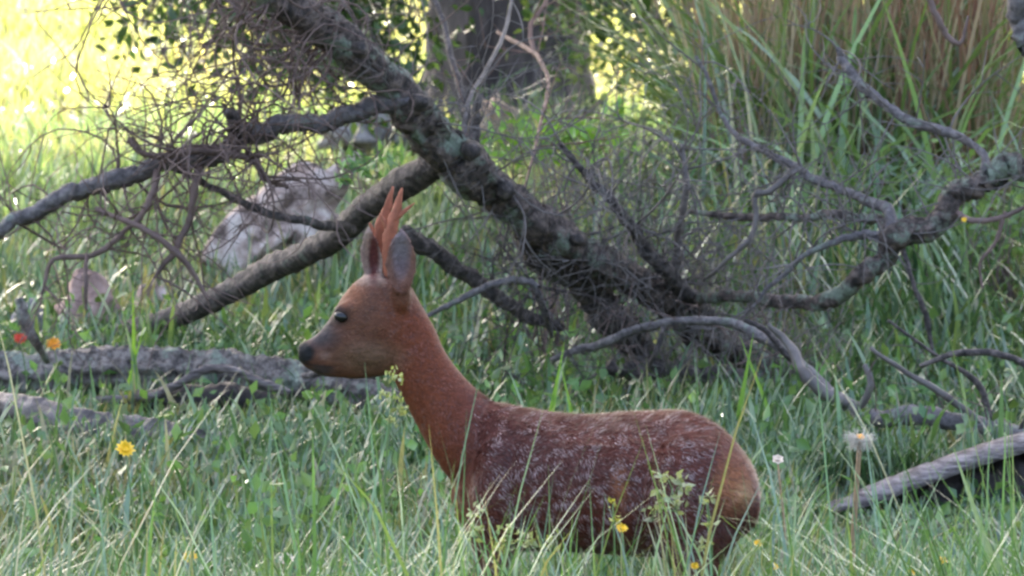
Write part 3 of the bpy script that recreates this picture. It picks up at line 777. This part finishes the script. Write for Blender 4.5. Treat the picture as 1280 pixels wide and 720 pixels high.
# ------------------------------------------------------------------ flowers and weeds
M_YEL = plain('yellow_petals', (0.85, 0.55, 0.03), 0.5)
M_ORG = plain('orange_petals', (0.85, 0.38, 0.04), 0.5)
M_RED = plain('red_petals', (0.65, 0.09, 0.05), 0.5)
M_PALE = plain('pale_petals', (0.75, 0.62, 0.50), 0.6)
M_FLUFF = plain('seed_fluff', (0.72, 0.66, 0.58), 0.8)
M_STEM = plain('green_stem', (0.10, 0.17, 0.05), 0.5)
M_STEM_B = plain('brown_stem', (0.30, 0.19, 0.10), 0.6)
def flower(label, px, py, rpx, d, mat, cat='flower', group=None, name='flower', petals=11, stem=M_STEM):
    c = P(px, py, d); g = float(gz(c[0], c[1])); s = rpx * d / F_PX
    base = (c[0] + 0.02, c[1], g)
    t = thing(name, label, cat, base, group)
    m = MB(); tube(m, spline([np.array(base), (np.array(base) + c) / 2 + np.array([0.012, 0, 0]), c], 8), 0.0024, 5); m.build('stem', stem, t)
    tilt = Vector((0.1, -0.75, 0.65)).normalized(); tn = np.array(tilt)
    u = np.cross(tn, [1, 0, 0]); u /= np.linalg.norm(u); w = np.cross(tn, u)
    m = MB()
    for k in range(petals):
        a = k * 2 * math.pi / petals + rng.uniform(-0.1, 0.1); dr = math.cos(a) * u + math.sin(a) * w; sd = np.cross(tn, dr)
        L = s * rng.uniform(0.9, 1.1); W = L * 2.4 / petals * 1.3
        V = [c, c + dr * L * .55 + sd * W + tn * L * .25, c + dr * L + tn * L * 0.3, c + dr * L * .55 - sd * W + tn * L * .25]
        m.add(V, None, [[0, 1, 2], [0, 2, 3]])
        V = [c, c + dr * L * .3 + sd * W * .7 + tn * L * .5, c + dr * L * .55 + tn * L * 0.75, c + dr * L * .3 - sd * W * .7 + tn * L * .5]
        m.add(V, None, [[0, 1, 2], [0, 2, 3]])
    hd = m.build('petals', mat, t, smooth=False)
    m = MB(); tube(m, [c - tn * s * 0.1, c + tn * s * 0.2, c + tn * s * 0.35], [s * 0.32, s * 0.36, s * 0.1], 8); m.build('flower_centre', mat, t)
flower('large yellow flower in the grass below the sunken dark log', 157, 563, 13, 13.2, M_YEL)
flower('yellow flower low in the grass, beside a bright leaf', 237, 697, 10, 13.0, M_YEL)
flower('small yellow flower in front of the flank of the deer', 777, 661, 8, 11.5, M_YEL)
flower('tiny yellow flower in front of the hind leg of the deer', 868, 708, 6, 11.3, M_YEL)
for px, py in ((968, 709), (1178, 701), (1140, 716), (947, 680)):
    flower('tiny yellow flower deep in the grass past the rump of the deer', px, py, 6, 11.6, M_YEL, group='tiny yellow flowers')
flower('red flower between the grey stone and the lichen-crusted log', 25, 424, 9, 17.3, M_RED)
flower('orange flower at the foot of the rounded pink boulder', 67, 431, 10, 17.3, M_ORG)
flower('single yellow leaf-like bloom high among the dead twigs', 1205, 275, 4, 16.5, M_YEL)
flower('faded pinkish flower head low in the grass below the sunken log', 358, 700, 10, 13.0, M_PALE, petals=10)
flower('tall pale drooping bloom beside the rump of the deer', 972, 575, 8, 12.6, M_PALE, petals=6, stem=M_STEM_B)

def clock(label, px, py, rpx, d):
    c = P(px, py, d); g = float(gz(c[0], c[1])); s = rpx * d / F_PX
    base = np.array([c[0] - 0.02, c[1], g])
    t = thing('dandelion', label, 'dandelion', base)
    m = MB(); tube(m, spline([base, (base + c) / 2 + np.array([-0.006, 0, 0]), c], 10), np.linspace(0.0075, 0.006, 10), 7); m.build('stem', M_STEM_B, t)
    m = MB()
    for k in range(260):
        v = rng.normal(0, 1, 3); v /= np.linalg.norm(v)
        if v[2] > 0.45 and rng.random() < 0.85: continue
        v[2] *= 0.8
        e = c + v * s * rng.uniform(0.45, 1.0)
        tube(m, [c, e], [0.0006, 0.0006], 3, cap=False)
        for q in range(5):
            o = rng.normal(0, 1, 3) + v * 0.8; o /= np.linalg.norm(o)
            tube(m, [e, e + o * s * 0.3], [0.0005, 0.0003], 3, cap=False)
    m.build('seed_head', M_FLUFF, t)
    m = MB(); tube(m, [c - np.array([0, 0, .008]), c, c + np.array([0, 0, 0.012])], [0.006, 0.012, 0.008], 8); m.build('receptacle', M_ORG, t)
clock('fluffy white seed head on a tall brown stem behind the deer', 1075, 549, 19, 12.4)

def weed(label, pts, d, heads, size, col, name='weed', leafn=26, group=None):
    """a stem with small leaves; heads: list of (px, py, spread_px)"""
    c = P(pts[0][0], pts[0][1], d); g = float(gz(c[0], c[1]))
    base = np.array([c[0], d, g]); t = thing(name, label, 'weed', base, group)
    C = [base] + [P(x, y, d) for x, y in pts]
    m = MB(); S = spline(C, 16); tube(m, S, np.linspace(0.0035, 0.0018, 16), 5)
    lf = MB()
    for (x, y, sp) in heads:
        q = P(x, y, d); s = d / F_PX
        i = max(0, np.argmin(((S - q) ** 2).sum(1)) - 1)
        tube(m, [S[i], (S[i] + q) / 2 + np.array([0, 0, 0.008]), q], 0.0015, 4)
        LP = q + rng.normal(0, 1, (leafn, 3)) * sp * s * 0.5
        leaf_cards(lf, LP, rng.uniform(0.6, 1.4, leafn) * size, np.array(col)[None] * rng.uniform(0.7, 1.3, (leafn, 1)), 0.5, 0.6)
    m.build('stem', M_STEM, t); lf.build('leaves', M_LEAF, t, kind='stuff')
PG = (0.30, 0.33, 0.15)
weed('yellowish budding weed rising in front of the throat of the deer', [(478, 690), (484, 560), (492, 480)], 11.7, [(492, 472, 11), (484, 496, 10), (500, 508, 10), (487, 525, 9)], 0.016, PG, leafn=22)
weed('pale leafy weed in front of the thigh of the deer', [(862, 715), (850, 660), (840, 612)], 11.4, [(835, 600, 12), (852, 606, 10), (828, 622, 12), (845, 632, 12), (820, 640, 10)], 0.022, (0.26, 0.29, 0.17), leafn=14)
weed('thin pale weed in front of the hind leg of the deer', [(890, 715), (888, 660), (884, 628)], 11.3, [(884, 628, 8), (890, 655, 8), (878, 680, 10)], 0.02, (0.28, 0.30, 0.16), leafn=12)
weed('low budding weed in front of the chest of the deer', [(596, 715), (594, 680), (592, 645)], 11.3, [(592, 642, 9), (600, 662, 10), (584, 668, 9)], 0.018, PG, leafn=14)
weed('bushy pale weed in front of the belly of the deer', [(640, 715), (637, 690), (634, 664)], 11.3, [(634, 662, 11), (644, 676, 12), (624, 682, 12), (660, 676, 10), (690, 680, 9)], 0.018, PG, leafn=16)
weed('tiny budding weed in front of the flank, under the small yellow flower', [(768, 715), (768, 680), (766, 632)], 11.4, [(766, 630, 5), (770, 650, 5)], 0.014, (0.35, 0.33, 0.08), leafn=8)

def tuft(label, specs, name='grass_tuft'):
    d0 = specs[0][4]; c = P(specs[0][0], specs[0][1], d0)
    t = thing(name, label, 'grass tuft', (c[0], c[1], float(gz(c[0], c[1]))))
    for (x0, y0, x1, y1, d, wpx, col) in specs:
        a, b = P(x0, y0, d), P(x1, y1, d)
        a = a.copy(); g = float(gz(a[0], a[1]))
        root = np.array([a[0], a[1], min(g, a[2])])
        S = spline([root, (root * 0.4 + a * 0.6) + (a - b) * np.array([0.15, 0, 0]), b], 14)
        W = wpx * d / F_PX * np.interp(np.linspace(0, 1, 14), [0, 0.6, 1], [1, 0.9, 0.05])
        dz = np.gradient(S, axis=0); sd = np.cross(dz, [0, 1, 0]); sd /= np.linalg.norm(sd, axis=1)[:, None]
        fold = np.array([0, 0.3, 0])
        V = np.stack([S - sd * W[:, None] / 2, S + fold * W[:, None], S + sd * W[:, None] / 2], 1).reshape(-1, 3)
        i = np.arange(13)[:, None] * 3
        Q = np.concatenate([i + np.array([[0, 1, 4, 3]]), i + np.array([[1, 2, 5, 4]])])
        MB().add(V, Q, None, np.array(col)[None].repeat(len(V), 0)).build('blade', M_GRASS, t)
GB = (0.20, 0.36, 0.06); GP = (0.22, 0.30, 0.20)
tuft('one long pale grey-green grass leaf leaning before the broken log', [(1262, 735, 1192, 560, 11.2, 17, GP)])
tuft('bright green upright grass leaves beside the small pale block of stone', [(168, 480, 166, 350, 17.3, 9, GB), (172, 470, 150, 375, 17.3, 6, GP), (160, 480, 182, 400, 17.3, 6, GB)])
tuft('bright green grass leaves crossing above the back of the deer', [(690, 500, 706, 425, 16.0, 8, GB), (925, 500, 942, 415, 16.0, 8, GB), (960, 500, 925, 420, 16.0, 7, GB), (890, 515, 900, 450, 16.0, 8, GP), (715, 510, 700, 450, 16.0, 6, GB)])
tuft('fresh green upright grass leaves in front of the belly of the deer', [(708, 720, 716, 640, 11.4, 7, (0.2, 0.32, 0.12)), (700, 720, 705, 665, 11.4, 6, GB), (716, 720, 722, 660, 11.4, 6, (0.2, 0.32, 0.12))])

# ------------------------------------------------------------------ the deer
def build_deer():
    t = thing('roe_deer', 'young reddish brown roe buck with velvet antlers standing belly-deep in grass', 'deer', (D3(760, 860, 0)[0], 12.0, 0.0))
    parts = []
    def loft(rings, sides=28):
        """rings: (u, v, w, ax_u, ax_v half-height vector in px, half-width m)"""
        V = []
        for (u, v, w, hu, hv, hw) in rings:
            c = D3(u, v, w)
            up = np.array([hu, 0, -hv]) * S_DEER
            for k in range(sides):
                a = 2 * math.pi * k / sides
                V.append(c + up * math.cos(a) + np.array([0, hw, 0]) * math.sin(a))
        n = len(rings); i, j = np.meshgrid(np.arange(n - 1), np.arange(sides), indexing='ij'); j2 = (j + 1) % sides
        Q = np.stack([i * sides + j, i * sides + j2, (i + 1) * sides + j2, (i + 1) * sides + j], -1).reshape(-1, 4)
        Q = [list(q) for q in Q]
        Q.append(list(range(sides - 1, -1, -1))); Q.append(list(range((n - 1) * sides, n * sides)))
        parts.append((V, Q))
    def refine(R, n):
        return [tuple(r) for r in spline(np.array(R, float), n)]
    def ell(u, v, w, ru, rv, rw, tilt=0.0):
        ca, sa = math.cos(tilt), math.sin(tilt); V, Q = [], []
        m, s = 14, 22
        for i in range(m + 1):
            th = math.pi * i / m
            for k in range(s):
                a = 2 * math.pi * k / s
                x, y, z = math.sin(th) * math.cos(a) * ru, math.sin(th) * math.sin(a) * rw, math.cos(th) * rv
                x, z = x * ca - z * sa, x * sa + z * ca
                c = D3(u, v, w); V.append(c + np.array([x * S_DEER, y, z * S_DEER]))
        for i in range(m):
            for k in range(s):
                Q.append([i * s + k, (i + 1) * s + k, (i + 1) * s + (k + 1) % s, i * s + (k + 1) % s])
        parts.append((V, Q))
    # trunk of the body
    T = [(946, 614, 14, 0.035), (941, 612, 32, 0.06), (929, 608, 50, 0.09), (908, 604, 70, 0.118), (880, 602, 87, 0.135), (850, 601, 94, 0.14), (815, 601, 92, 0.14), (780, 603, 91, 0.142),
         (740, 605, 88, 0.14), (700, 605, 88, 0.135), (660, 604, 91, 0.125), (625, 603, 95, 0.112), (600, 602, 92, 0.098), (583, 603, 74, 0.08), (570, 606, 52, 0.058), (561, 608, 26, 0.03)]
    loft(refine([(u, v, float(yaw(u)), 0, -h, w) for u, v, h, w in T], 50))
    # haunch, shoulder, near and far
    for sd in (-1, 1):
        ell(866, 612, float(yaw(866)) + sd * 0.085, 62, 84, 0.07, 0.15)
        ell(628, 608, float(yaw(628)) + sd * 0.072, 42, 74, 0.052, -0.12)
    # neck
    wn = float(yaw(600))
    Nk = [(640, 585, wn, 62, 0.085, 0.75), (605, 566, wn, 60, 0.078, 0.75), (578, 545, wn, 52, 0.068, 0.74), (557, 520, wn + .005, 46, 0.060, 0.72), (539, 494, wn + .01, 42, 0.054, 0.72),
          (524, 467, wn + .01, 39, 0.051, 0.8), (512, 440, wn + .01, 38, 0.049, 0.95), (503, 410, wn + .01, 32, 0.047, 1.3), (496, 382, wn + .01, 26, 0.043, 1.5), (494, 362, wn + .01, 18, 0.034, 1.57)]
    loft(refine([(u, v, w, h * math.sin(ang), -h * math.cos(ang), hw) for u, v, w, h, hw, ang in Nk], 30))
    # head
    wh = wn + 0.01
    TB = [(513, 372, 428, 0.03), (501, 354, 456, 0.046), (485, 347, 472, 0.056), (466, 344, 477, 0.060), (449, 349, 479, 0.056), (434, 361, 479, 0.049), (420, 380, 478, 0.042), (407, 403, 477, 0.034),
          (396, 417, 475, 0.030), (386, 426, 470, 0.028), (376, 431, 464, 0.024), (368, 435, 455, 0.014)]
    H = [(u, (a + b) / 2, (b - a) / 2, w) for u, a, b, w in TB]
    loft(refine([(u, v, wh, 0, -h, w) for u, v, h, w in H], 36))
    for sd in (-1, 1):
        ell(430, 391, wh + sd * 0.034, 18, 12, 0.015, 0.3)       # brow
        ell(458, 434, wh + sd * 0.038, 32, 26, 0.020)             # cheek
        ell(385, 440, wh + sd * 0.016, 9, 8, 0.012)             # nostril wing
    # legs
    def leg(L, w0):
        loft(refine([(u, v, w0 + dw, h * math.sin(a), -h * math.cos(a), hw) for u, v, dw, h, hw, a in L], 26), 16)
    for sd, du in ((-1, 0), (1, -14)):
        w0 = float(yaw(618)) + sd * 0.07
        leg([(620 + du, 620, 0, 38, .05, 1.57), (622 + du, 680, 0, 24, .032, 1.57), (616 + du, 720, 0, 14, .020, 1.57), (614 + du, 770, 0, 11, .016, 1.57), (615 + du, 800, 0, 7.5, .012, 1.57), (615 + du, 832, 0, 8, .012, 1.57), (610 + du, 848, 0, 9, .014, 1.57), (606 + du, 861, 0, 12, .016, 1.57)], w0)
        w0 = float(yaw(870)) + sd * 0.085; e = 14 if sd > 0 else 0
        leg([(875 + e, 610, 0, 56, .055, 1.7), (855 + e, 680, 0, 40, .045, 1.9), (868 + e, 725, 0, 20, .027, 2.1), (893 + e, 765, 0, 14, .018, 1.9), (892 + e, 795, 0, 9, .013, 1.5), (884 + e, 832, 0, 9, .013, 1.45), (878 + e, 848, 0, 9, .014, 1.4), (874 + e, 861, 0, 12, .016, 1.5)], w0)
    # ears: thin bent spoons
    def ear(base, tip, side_px, half_w, cup, out, wb):
        b = np.array(base, float); e = np.array(tip, float)
        n, m = 15, 9
        F_, Bk = [], []
        for i in range(n):
            s = i / (n - 1)
            wdt = half_w * (math.sin(math.pi * min(1, (s * 0.93 + 0.10))) ** 0.75) * (1.0 if s < 0.97 else 0.7)
            c = b + (e - b) * s
            for k in range(m):
                q = (k / (m - 1)) * 2 - 1
                uu = c[0] + side_px * q * wdt; vv = c[1] + (1 - abs(q)) * 0
                dep = out * (1 - q * q) * cup * math.sin(math.pi * min(1, s + 0.12)) + side_px * 0
                F_.append((uu, vv, wb + dep + (1 - abs(side_px)) * q * wdt * S_DEER))
        V = [D3(*p) for p in F_] + [D3(u, v, w + out * 0.009) for u, v, w in F_]
        Q = []
        N = n * m
        for i in range(n - 1):
            for k in range(m - 1):
                q = [i * m + k, i * m + k + 1, (i + 1) * m + k + 1, (i + 1) * m + k]
                Q.append(q); Q.append([x + N for x in reversed(q)])
        rim = [k for k in range(m)] + [i * m + m - 1 for i in range(1, n)] + [(n - 1) * m + k for k in range(m - 2, -1, -1)] + [i * m for i in range(n - 2, 0, -1)]
        for i in range(len(rim)):
            a, c2 = rim[i], rim[(i + 1) % len(rim)]
            Q.append([c2, a, a + N, c2 + N])
        parts.append((V, Q))
    ear((499, 366), (500, 281), 1.0, 20, 0.034, 1.0, wh - 0.082)
    ear((465, 362), (456, 283), 0.8, 18, 0.026, 1.0, wh + 0.012)
    ell(499, 368, wh - 0.040, 13, 26, 0.026); ell(467, 364, wh + 0.032, 11, 24, 0.022)
    # weld everything into one continuous skin
    Vs, Fs, n = [], [], 0
    for V, Q in parts:
        Vs += [tuple(v) for v in V]; Fs += [[i + n for i in q] for q in Q]; n += len(V)
    me = bpy.data.meshes.new('body_raw'); me.from_pydata(Vs, [], Fs); me.update()
    o = bpy.data.objects.new('body_raw', me); COL.objects.link(o)
    import bmesh
    bm = bmesh.new(); bm.from_mesh(me); bmesh.ops.recalc_face_normals(bm, faces=bm.faces); bm.to_mesh(me); bm.free()
    r = o.modifiers.new('remesh', 'REMESH'); r.mode = 'VOXEL'; r.voxel_size = 0.0052; r.use_smooth_shade = True
    sm = o.modifiers.new('smooth', 'SMOOTH'); sm.factor = 0.5; sm.iterations = 8
    bpy.context.view_layer.update()
    dg = bpy.context.evaluated_depsgraph_get()
    body = bpy.data.meshes.new_from_object(o.evaluated_get(dg))
    bpy.data.objects.remove(o)
    nv = len(body.vertices)
    V = np.zeros(nv * 3, np.float32); body.vertices.foreach_get('co', V); V = V.reshape(-1, 3).astype(float)
    Nn = np.zeros(nv * 3, np.float32); body.vertices.foreach_get('normal', Nn); Nn = Nn.reshape(-1, 3).astype(float)
    # coat colours follow the animal's anatomy
    U = 750 + (V[:, 0] - DEER0[0]) / S_DEER; Vp = 600 - (V[:, 2] - DEER0[2]) / S_DEER; W = V[:, 1] - 12
    def blob(u, v, ru, rv): return np.clip(1.4 - 1.4 * np.sqrt(((U - u) / ru) ** 2 + ((Vp - v) / rv) ** 2), 0, 1)
    C = np.tile(np.array([0.100, 0.0245, 0.0155]), (nv, 1))
    def mix(mask, col):
        nonlocal C
        C = C * (1 - mask[:, None]) + np.array(col)[None] * mask[:, None]
    mn = wave_noise(77, 10, 2, 9)
    mott = mn(V[:, 0] * 1.0 + V[:, 1], V[:, 2])
    mix(np.clip(0.25 + 0.25 * mott, 0, 0.6) * (U > 580), (0.072, 0.022, 0.019))
    mix(np.clip((610 - U) / 60, 0, 1) * 0.9, (0.150, 0.036, 0.013))                       # neck
    headm = np.maximum(np.clip((505 - U) / 40, 0, 1) * (Vp < 480), np.clip((400 - Vp) / 30, 0, 1))
    mix(headm * 0.9, (0.110, 0.044, 0.026))
    mix(blob(460, 450, 60, 28) * 0.6, (0.175, 0.105, 0.068))                                # jaw
    mix(blob(436, 366, 24, 26) * 0.7, (0.25, 0.09, 0.042))                                # forehead
    mix(blob(394, 422, 36, 25) * 1.0, (0.055, 0.040, 0.041))                             # muzzle bridge
    mouth = np.clip(1 - np.abs(Vp - (459 + (U - 375) * 0.12)) / 3.0, 0, 1) * (U < 412) * (U > 366)
    mix(mouth * 0.9, (0.015, 0.012, 0.012))
    mix(blob(402, 448, 12, 8) * 0.6, (0.22, 0.13, 0.10))                                 # pale lip
    mix(np.clip(blob(374, 445, 18, 17) * 2, 0, 1), (0.010, 0.009, 0.010))                                   # nose
    mix(blob(396, 468, 26, 10) * 0.95, (0.05, 0.035, 0.033))                               # chin
    mix(np.clip(1.6 * blob(419, 397, 18, 15), 0, 1) * 0.9, (0.035, 0.022, 0.019))                               # around the eye
    mix(blob(403, 410, 12, 10) * 0.8, (0.05, 0.04, 0.04))
    earm = np.clip((362 - Vp) / 20, 0, 1)
    near = U > 479
    mix(earm * near, (0.20, 0.10, 0.075))
    mix(np.clip(1.3 * blob(499, 314, 15, 40), 0, 1) * near * (Nn[:, 1] < 0.2), (0.23, 0.185, 0.21))
    mix(blob(500, 332, 12, 16) * near * (Nn[:, 1] < 0.2) * 0.5, (0.11, 0.06, 0.07))
    mix(earm * ~near, (0.36, 0.26, 0.21))
    mix(np.clip(1.5 * blob(464, 325, 9, 42), 0, 1) * ~near * (Nn[:, 1] < 0.2), (0.11, 0.032, 0.028))
    mix(blob(479, 345, 7, 22) * (Nn[:, 1] > -0.6), (0.05, 0.03, 0.028))  # dark gap between the ears, its shade painted into the coat
    mix(blob(772, 598, 14, 40) * 0.6, (0.28, 0.10, 0.045))                               # flank fold
    mix(blob(910, 592, 34, 46) * 0.9, (0.29, 0.105, 0.042))                               # rump
    mix(blob(925, 600, 16, 22) * 0.7, (0.42, 0.23, 0.11))
    mix(np.clip((Vp - 655) / 60, 0, 1) * 0.5, (0.20, 0.10, 0.07))
    mix(np.clip((Vp - 846) / 4, 0, 1), (0.02, 0.018, 0.016))
    # earlier the ears may have been tinted by the head mask; write the colours
    at = body.color_attributes.new('Col', 'FLOAT_COLOR', 'POINT')
    at.data.foreach_set('color', np.concatenate([C, np.ones((nv, 1))], 1).astype(np.float32).ravel())
    bx = np.array(BASE[t.name])
    body.vertices.foreach_set('co', (V - bx).astype(np.float32).ravel()); body.update()
    m, nt, bs, out = new_mat('deer_coat')
    a = nt.nodes.new('ShaderNodeAttribute'); a.attribute_name = 'Col'
    n1 = noise(nt, 90, 5, 0.7, stretch=(0.5, 1, 1))
    hs = ramp(nt, [(0.3, (0.6, 0.6, 0.6)), (0.7, (1.25, 1.25, 1.25))])
    nt.links.new(n1.outputs['Fac'], hs.inputs[0])
    mx = nt.nodes.new('ShaderNodeMix'); mx.data_type = 'RGBA'; mx.blend_type = 'MULTIPLY'; mx.inputs[0].default_value = 1
    nt.links.new(a.outputs['Color'], mx.inputs[6]); nt.links.new(hs.outputs[0], mx.inputs[7])
    nt.links.new(mx.outputs[2], bs.inputs['Base Color'])
    bs.inputs['Roughness'].default_value = 0.55
    bs.inputs['Specular IOR Level'].default_value = 0.2
    b = nt.nodes.new('ShaderNodeBump'); b.inputs['Strength'].default_value = 0.5; b.inputs['Distance'].default_value = 0.01
    nt.links.new(n1.outputs['Fac'], b.inputs['Height']); nt.links.new(b.outputs[0], bs.inputs['Normal'])
    body.materials.clear(); body.materials.append(m)
    bo = bpy.data.objects.new('body', body); COL.objects.link(bo); bo.parent = t; BASE[bo.name] = BASE[t.name]
    # fur: short hairs combed back and down, pale hairs paint in the lilac highlights of damp clumps
    m2, nt, bs, out = new_mat('deer_fur')
    a = nt.nodes.new('ShaderNodeAttribute'); a.attribute_name = 'Col'
    nt.links.new(a.outputs['Color'], bs.inputs['Base Color'])
    bs.inputs['Roughness'].default_value = 0.45; bs.inputs['Specular IOR Level'].default_value = 0.4
    tri = [[p.vertices[0], p.vertices[1], p.vertices[2]] for p in body.polygons] + [[p.vertices[0], p.vertices[2], p.vertices[3]] for p in body.polygons if len(p.vertices) == 4]
    tri = np.array(tri)
    A, B, Cc = V[tri[:, 0]], V[tri[:, 1]], V[tri[:, 2]]
    ar = np.linalg.norm(np.cross(B - A, Cc - A), axis=1)
    cz = (A[:, 2] > 0.12)
    NH = 80000
    f = rng.choice(len(tri), NH, p=ar * cz / (ar * cz).sum())
    r1, r2 = rng.random(NH), rng.random(NH); fl = r1 + r2 > 1; r1[fl] = 1 - r1[fl]; r2[fl] = 1 - r2[fl]
    Pt = A[f] + (B - A)[f] * r1[:, None] + (Cc - A)[f] * r2[:, None]
    nr = Nn[tri[f, 0]]; hc = C[tri[f, 0]]
    Uh = 750 + (Pt[:, 0] - DEER0[0]) / S_DEER; Vh = 600 - (Pt[:, 2] - DEER0[2]) / S_DEER
    flow = np.tile(np.array([0.8, 0, -0.55]), (NH, 1))
    nk = np.clip((600 - Uh) / 40, 0, 1)[:, None]
    flow = flow * (1 - nk) + np.array([0.55, 0, -0.85]) * nk
    hd = np.clip((500 - Uh) / 20, 0, 1)[:, None] * (Vh < 480)[:, None]
    flow = flow * (1 - hd) + np.array([0.95, 0, 0.05]) * hd
    er = (Vh < 352)[:, None]
    flow = np.where(er, np.array([0.05, 0, 1.0]), flow)
    cl = wave_noise(91, 14, 7, 34)
    ang = 0.30 * cl(Pt[:, 0] + Pt[:, 1], Pt[:, 2])
    flow = np.stack([flow[:, 0] * np.cos(ang) - flow[:, 2] * np.sin(ang), flow[:, 1], flow[:, 0] * np.sin(ang) + flow[:, 2] * np.cos(ang)], 1)
    flow -= nr * (flow * nr).sum(1)[:, None]; flow /= np.linalg.norm(flow, axis=1)[:, None] + 1e-9
    lift = np.where(Uh > 590, 0.32, 0.14)[:, None] + 0.1 * np.clip(cl(Pt[:, 2] * 1.3, Pt[:, 0]), -1, 1)[:, None]
    face_m = (Uh < 425) & (Vh > 380)
    Lh = np.where(Uh > 590, rng.uniform(0.009, 0.019, NH), rng.uniform(0.006, 0.012, NH)); Lh = np.where(er[:, 0], 0.007, Lh); Lh = np.where(face_m, 0.004, Lh)
    eye_m = ((Uh - 419) / 13) ** 2 + ((Vh - 397) / 10) ** 2 < 1
    nose_m = Uh < 386
    ok = ~(eye_m | nose_m)
    Pt, nr, hc, flow, lift, Lh, Uh, Vh = [q[ok] for q in (Pt, nr, hc, flow, lift, Lh, Uh, Vh)]
    d = flow + nr * lift + rng.normal(0, 0.10, flow.shape); d /= np.linalg.norm(d, axis=1)[:, None]
    sd = np.cross(d, nr); sd /= np.linalg.norm(sd, axis=1)[:, None] + 1e-9
    wv = rng.uniform(0.0009, 0.0020, len(Pt))[:, None]
    tip = Pt + d * Lh[:, None]
    HV = np.stack([Pt - sd * wv - nr * 0.001, Pt + sd * wv - nr * 0.001, tip], 1).reshape(-1, 3)
    wet_sheen = np.clip(0.45 + 0.55 * cl(Pt[:, 0] * 0.8 - Pt[:, 1], Pt[:, 2] * 1.1), 0, 1) * np.clip((Uh - 590) / 30, 0, 1)
    hc = hc * rng.uniform(0.5, 1.6, (len(hc), 1))
    grey = (rng.random(len(hc)) < 0.04 + 0.62 * wet_sheen * wet_sheen) & (Uh > 590) & ~((Uh > 885) & (Vh > 545))  # hairs recoloured pale as painted sheen on damp fur
    hc = np.where(grey[:, None], np.array([[0.27, 0.18, 0.175]]) * rng.uniform(0.6, 1.3, (len(hc), 1)), hc)
    HT = np.arange(len(HV)).reshape(-1, 3)
    MB().add(HV, None, HT, np.repeat(hc, 3, 0)).build('fur', m2, bo, smooth=False, kind='stuff')
    # eyes
    m3, nt, bs, out = new_mat('dark_eye'); bs.inputs['Base Color'].default_value = (0.006, 0.005, 0.006, 1); bs.inputs['Roughness'].default_value = 0.25
    for sd in (-1, 1):
        e = MB(); c = D3(423, 398, wh + sd * 0.0425)
        th = np.linspace(0, math.pi, 9)
        pts = [c + np.array([0, sd * 0.012 * math.cos(a), 0]) for a in th]
        n, s = 9, 16; VV = []
        for a in th:
            for k in range(s):
                b2 = 2 * math.pi * k / s
                x, z = math.sin(a) * math.cos(b2) * 9.5 * S_DEER, math.sin(a) * math.sin(b2) * 7 * S_DEER
                VV.append(c + np.array([x * 0.94 + z * 0.3, sd * 0.012 * math.cos(a), z * 0.94 - x * 0.3]))
        i, j = np.meshgrid(np.arange(n - 1), np.arange(s), indexing='ij'); j2 = (j + 1) % s
        e.add(VV, np.stack([i * s + j, i * s + j2, (i + 1) * s + j2, (i + 1) * s + j], -1).reshape(-1, 4)); e.build('eye', m3, t)
    # antlers in velvet
    m4 = plain('antler_velvet', (0.27, 0.085, 0.045), 0.8)
    for base_w, main, tines in ((wh - 0.004, [(486, 352), (483, 318), (487, 285), (494, 262), (500, 236)], [[(490, 276), (503, 266), (516, 255)], [(488, 300), (478, 280), (472, 268)]]),
                                (wh + 0.050, [(474, 350), (468, 318), (472, 290), (481, 262), (488, 236)], [[(476, 284), (490, 270), (498, 256)], [(470, 310), (462, 292), (458, 282)]])):
        a = MB()
        tube(a, spline([D3(u, v, base_w) for u, v in main], 18), np.interp(np.linspace(0, 1, 18), [0, 0.5, 0.8, 1], [0.015, 0.016, 0.0095, 0.0025]), 12, 0.13)
        an = a.build('antler', m4, t)
        for tn in tines:
            a = MB(); tube(a, spline([D3(u, v, base_w) for u, v in tn], 9), np.linspace(0.010, 0.0018, 9), 9, 0.12); a.build('tine', m4, an)
build_deer()
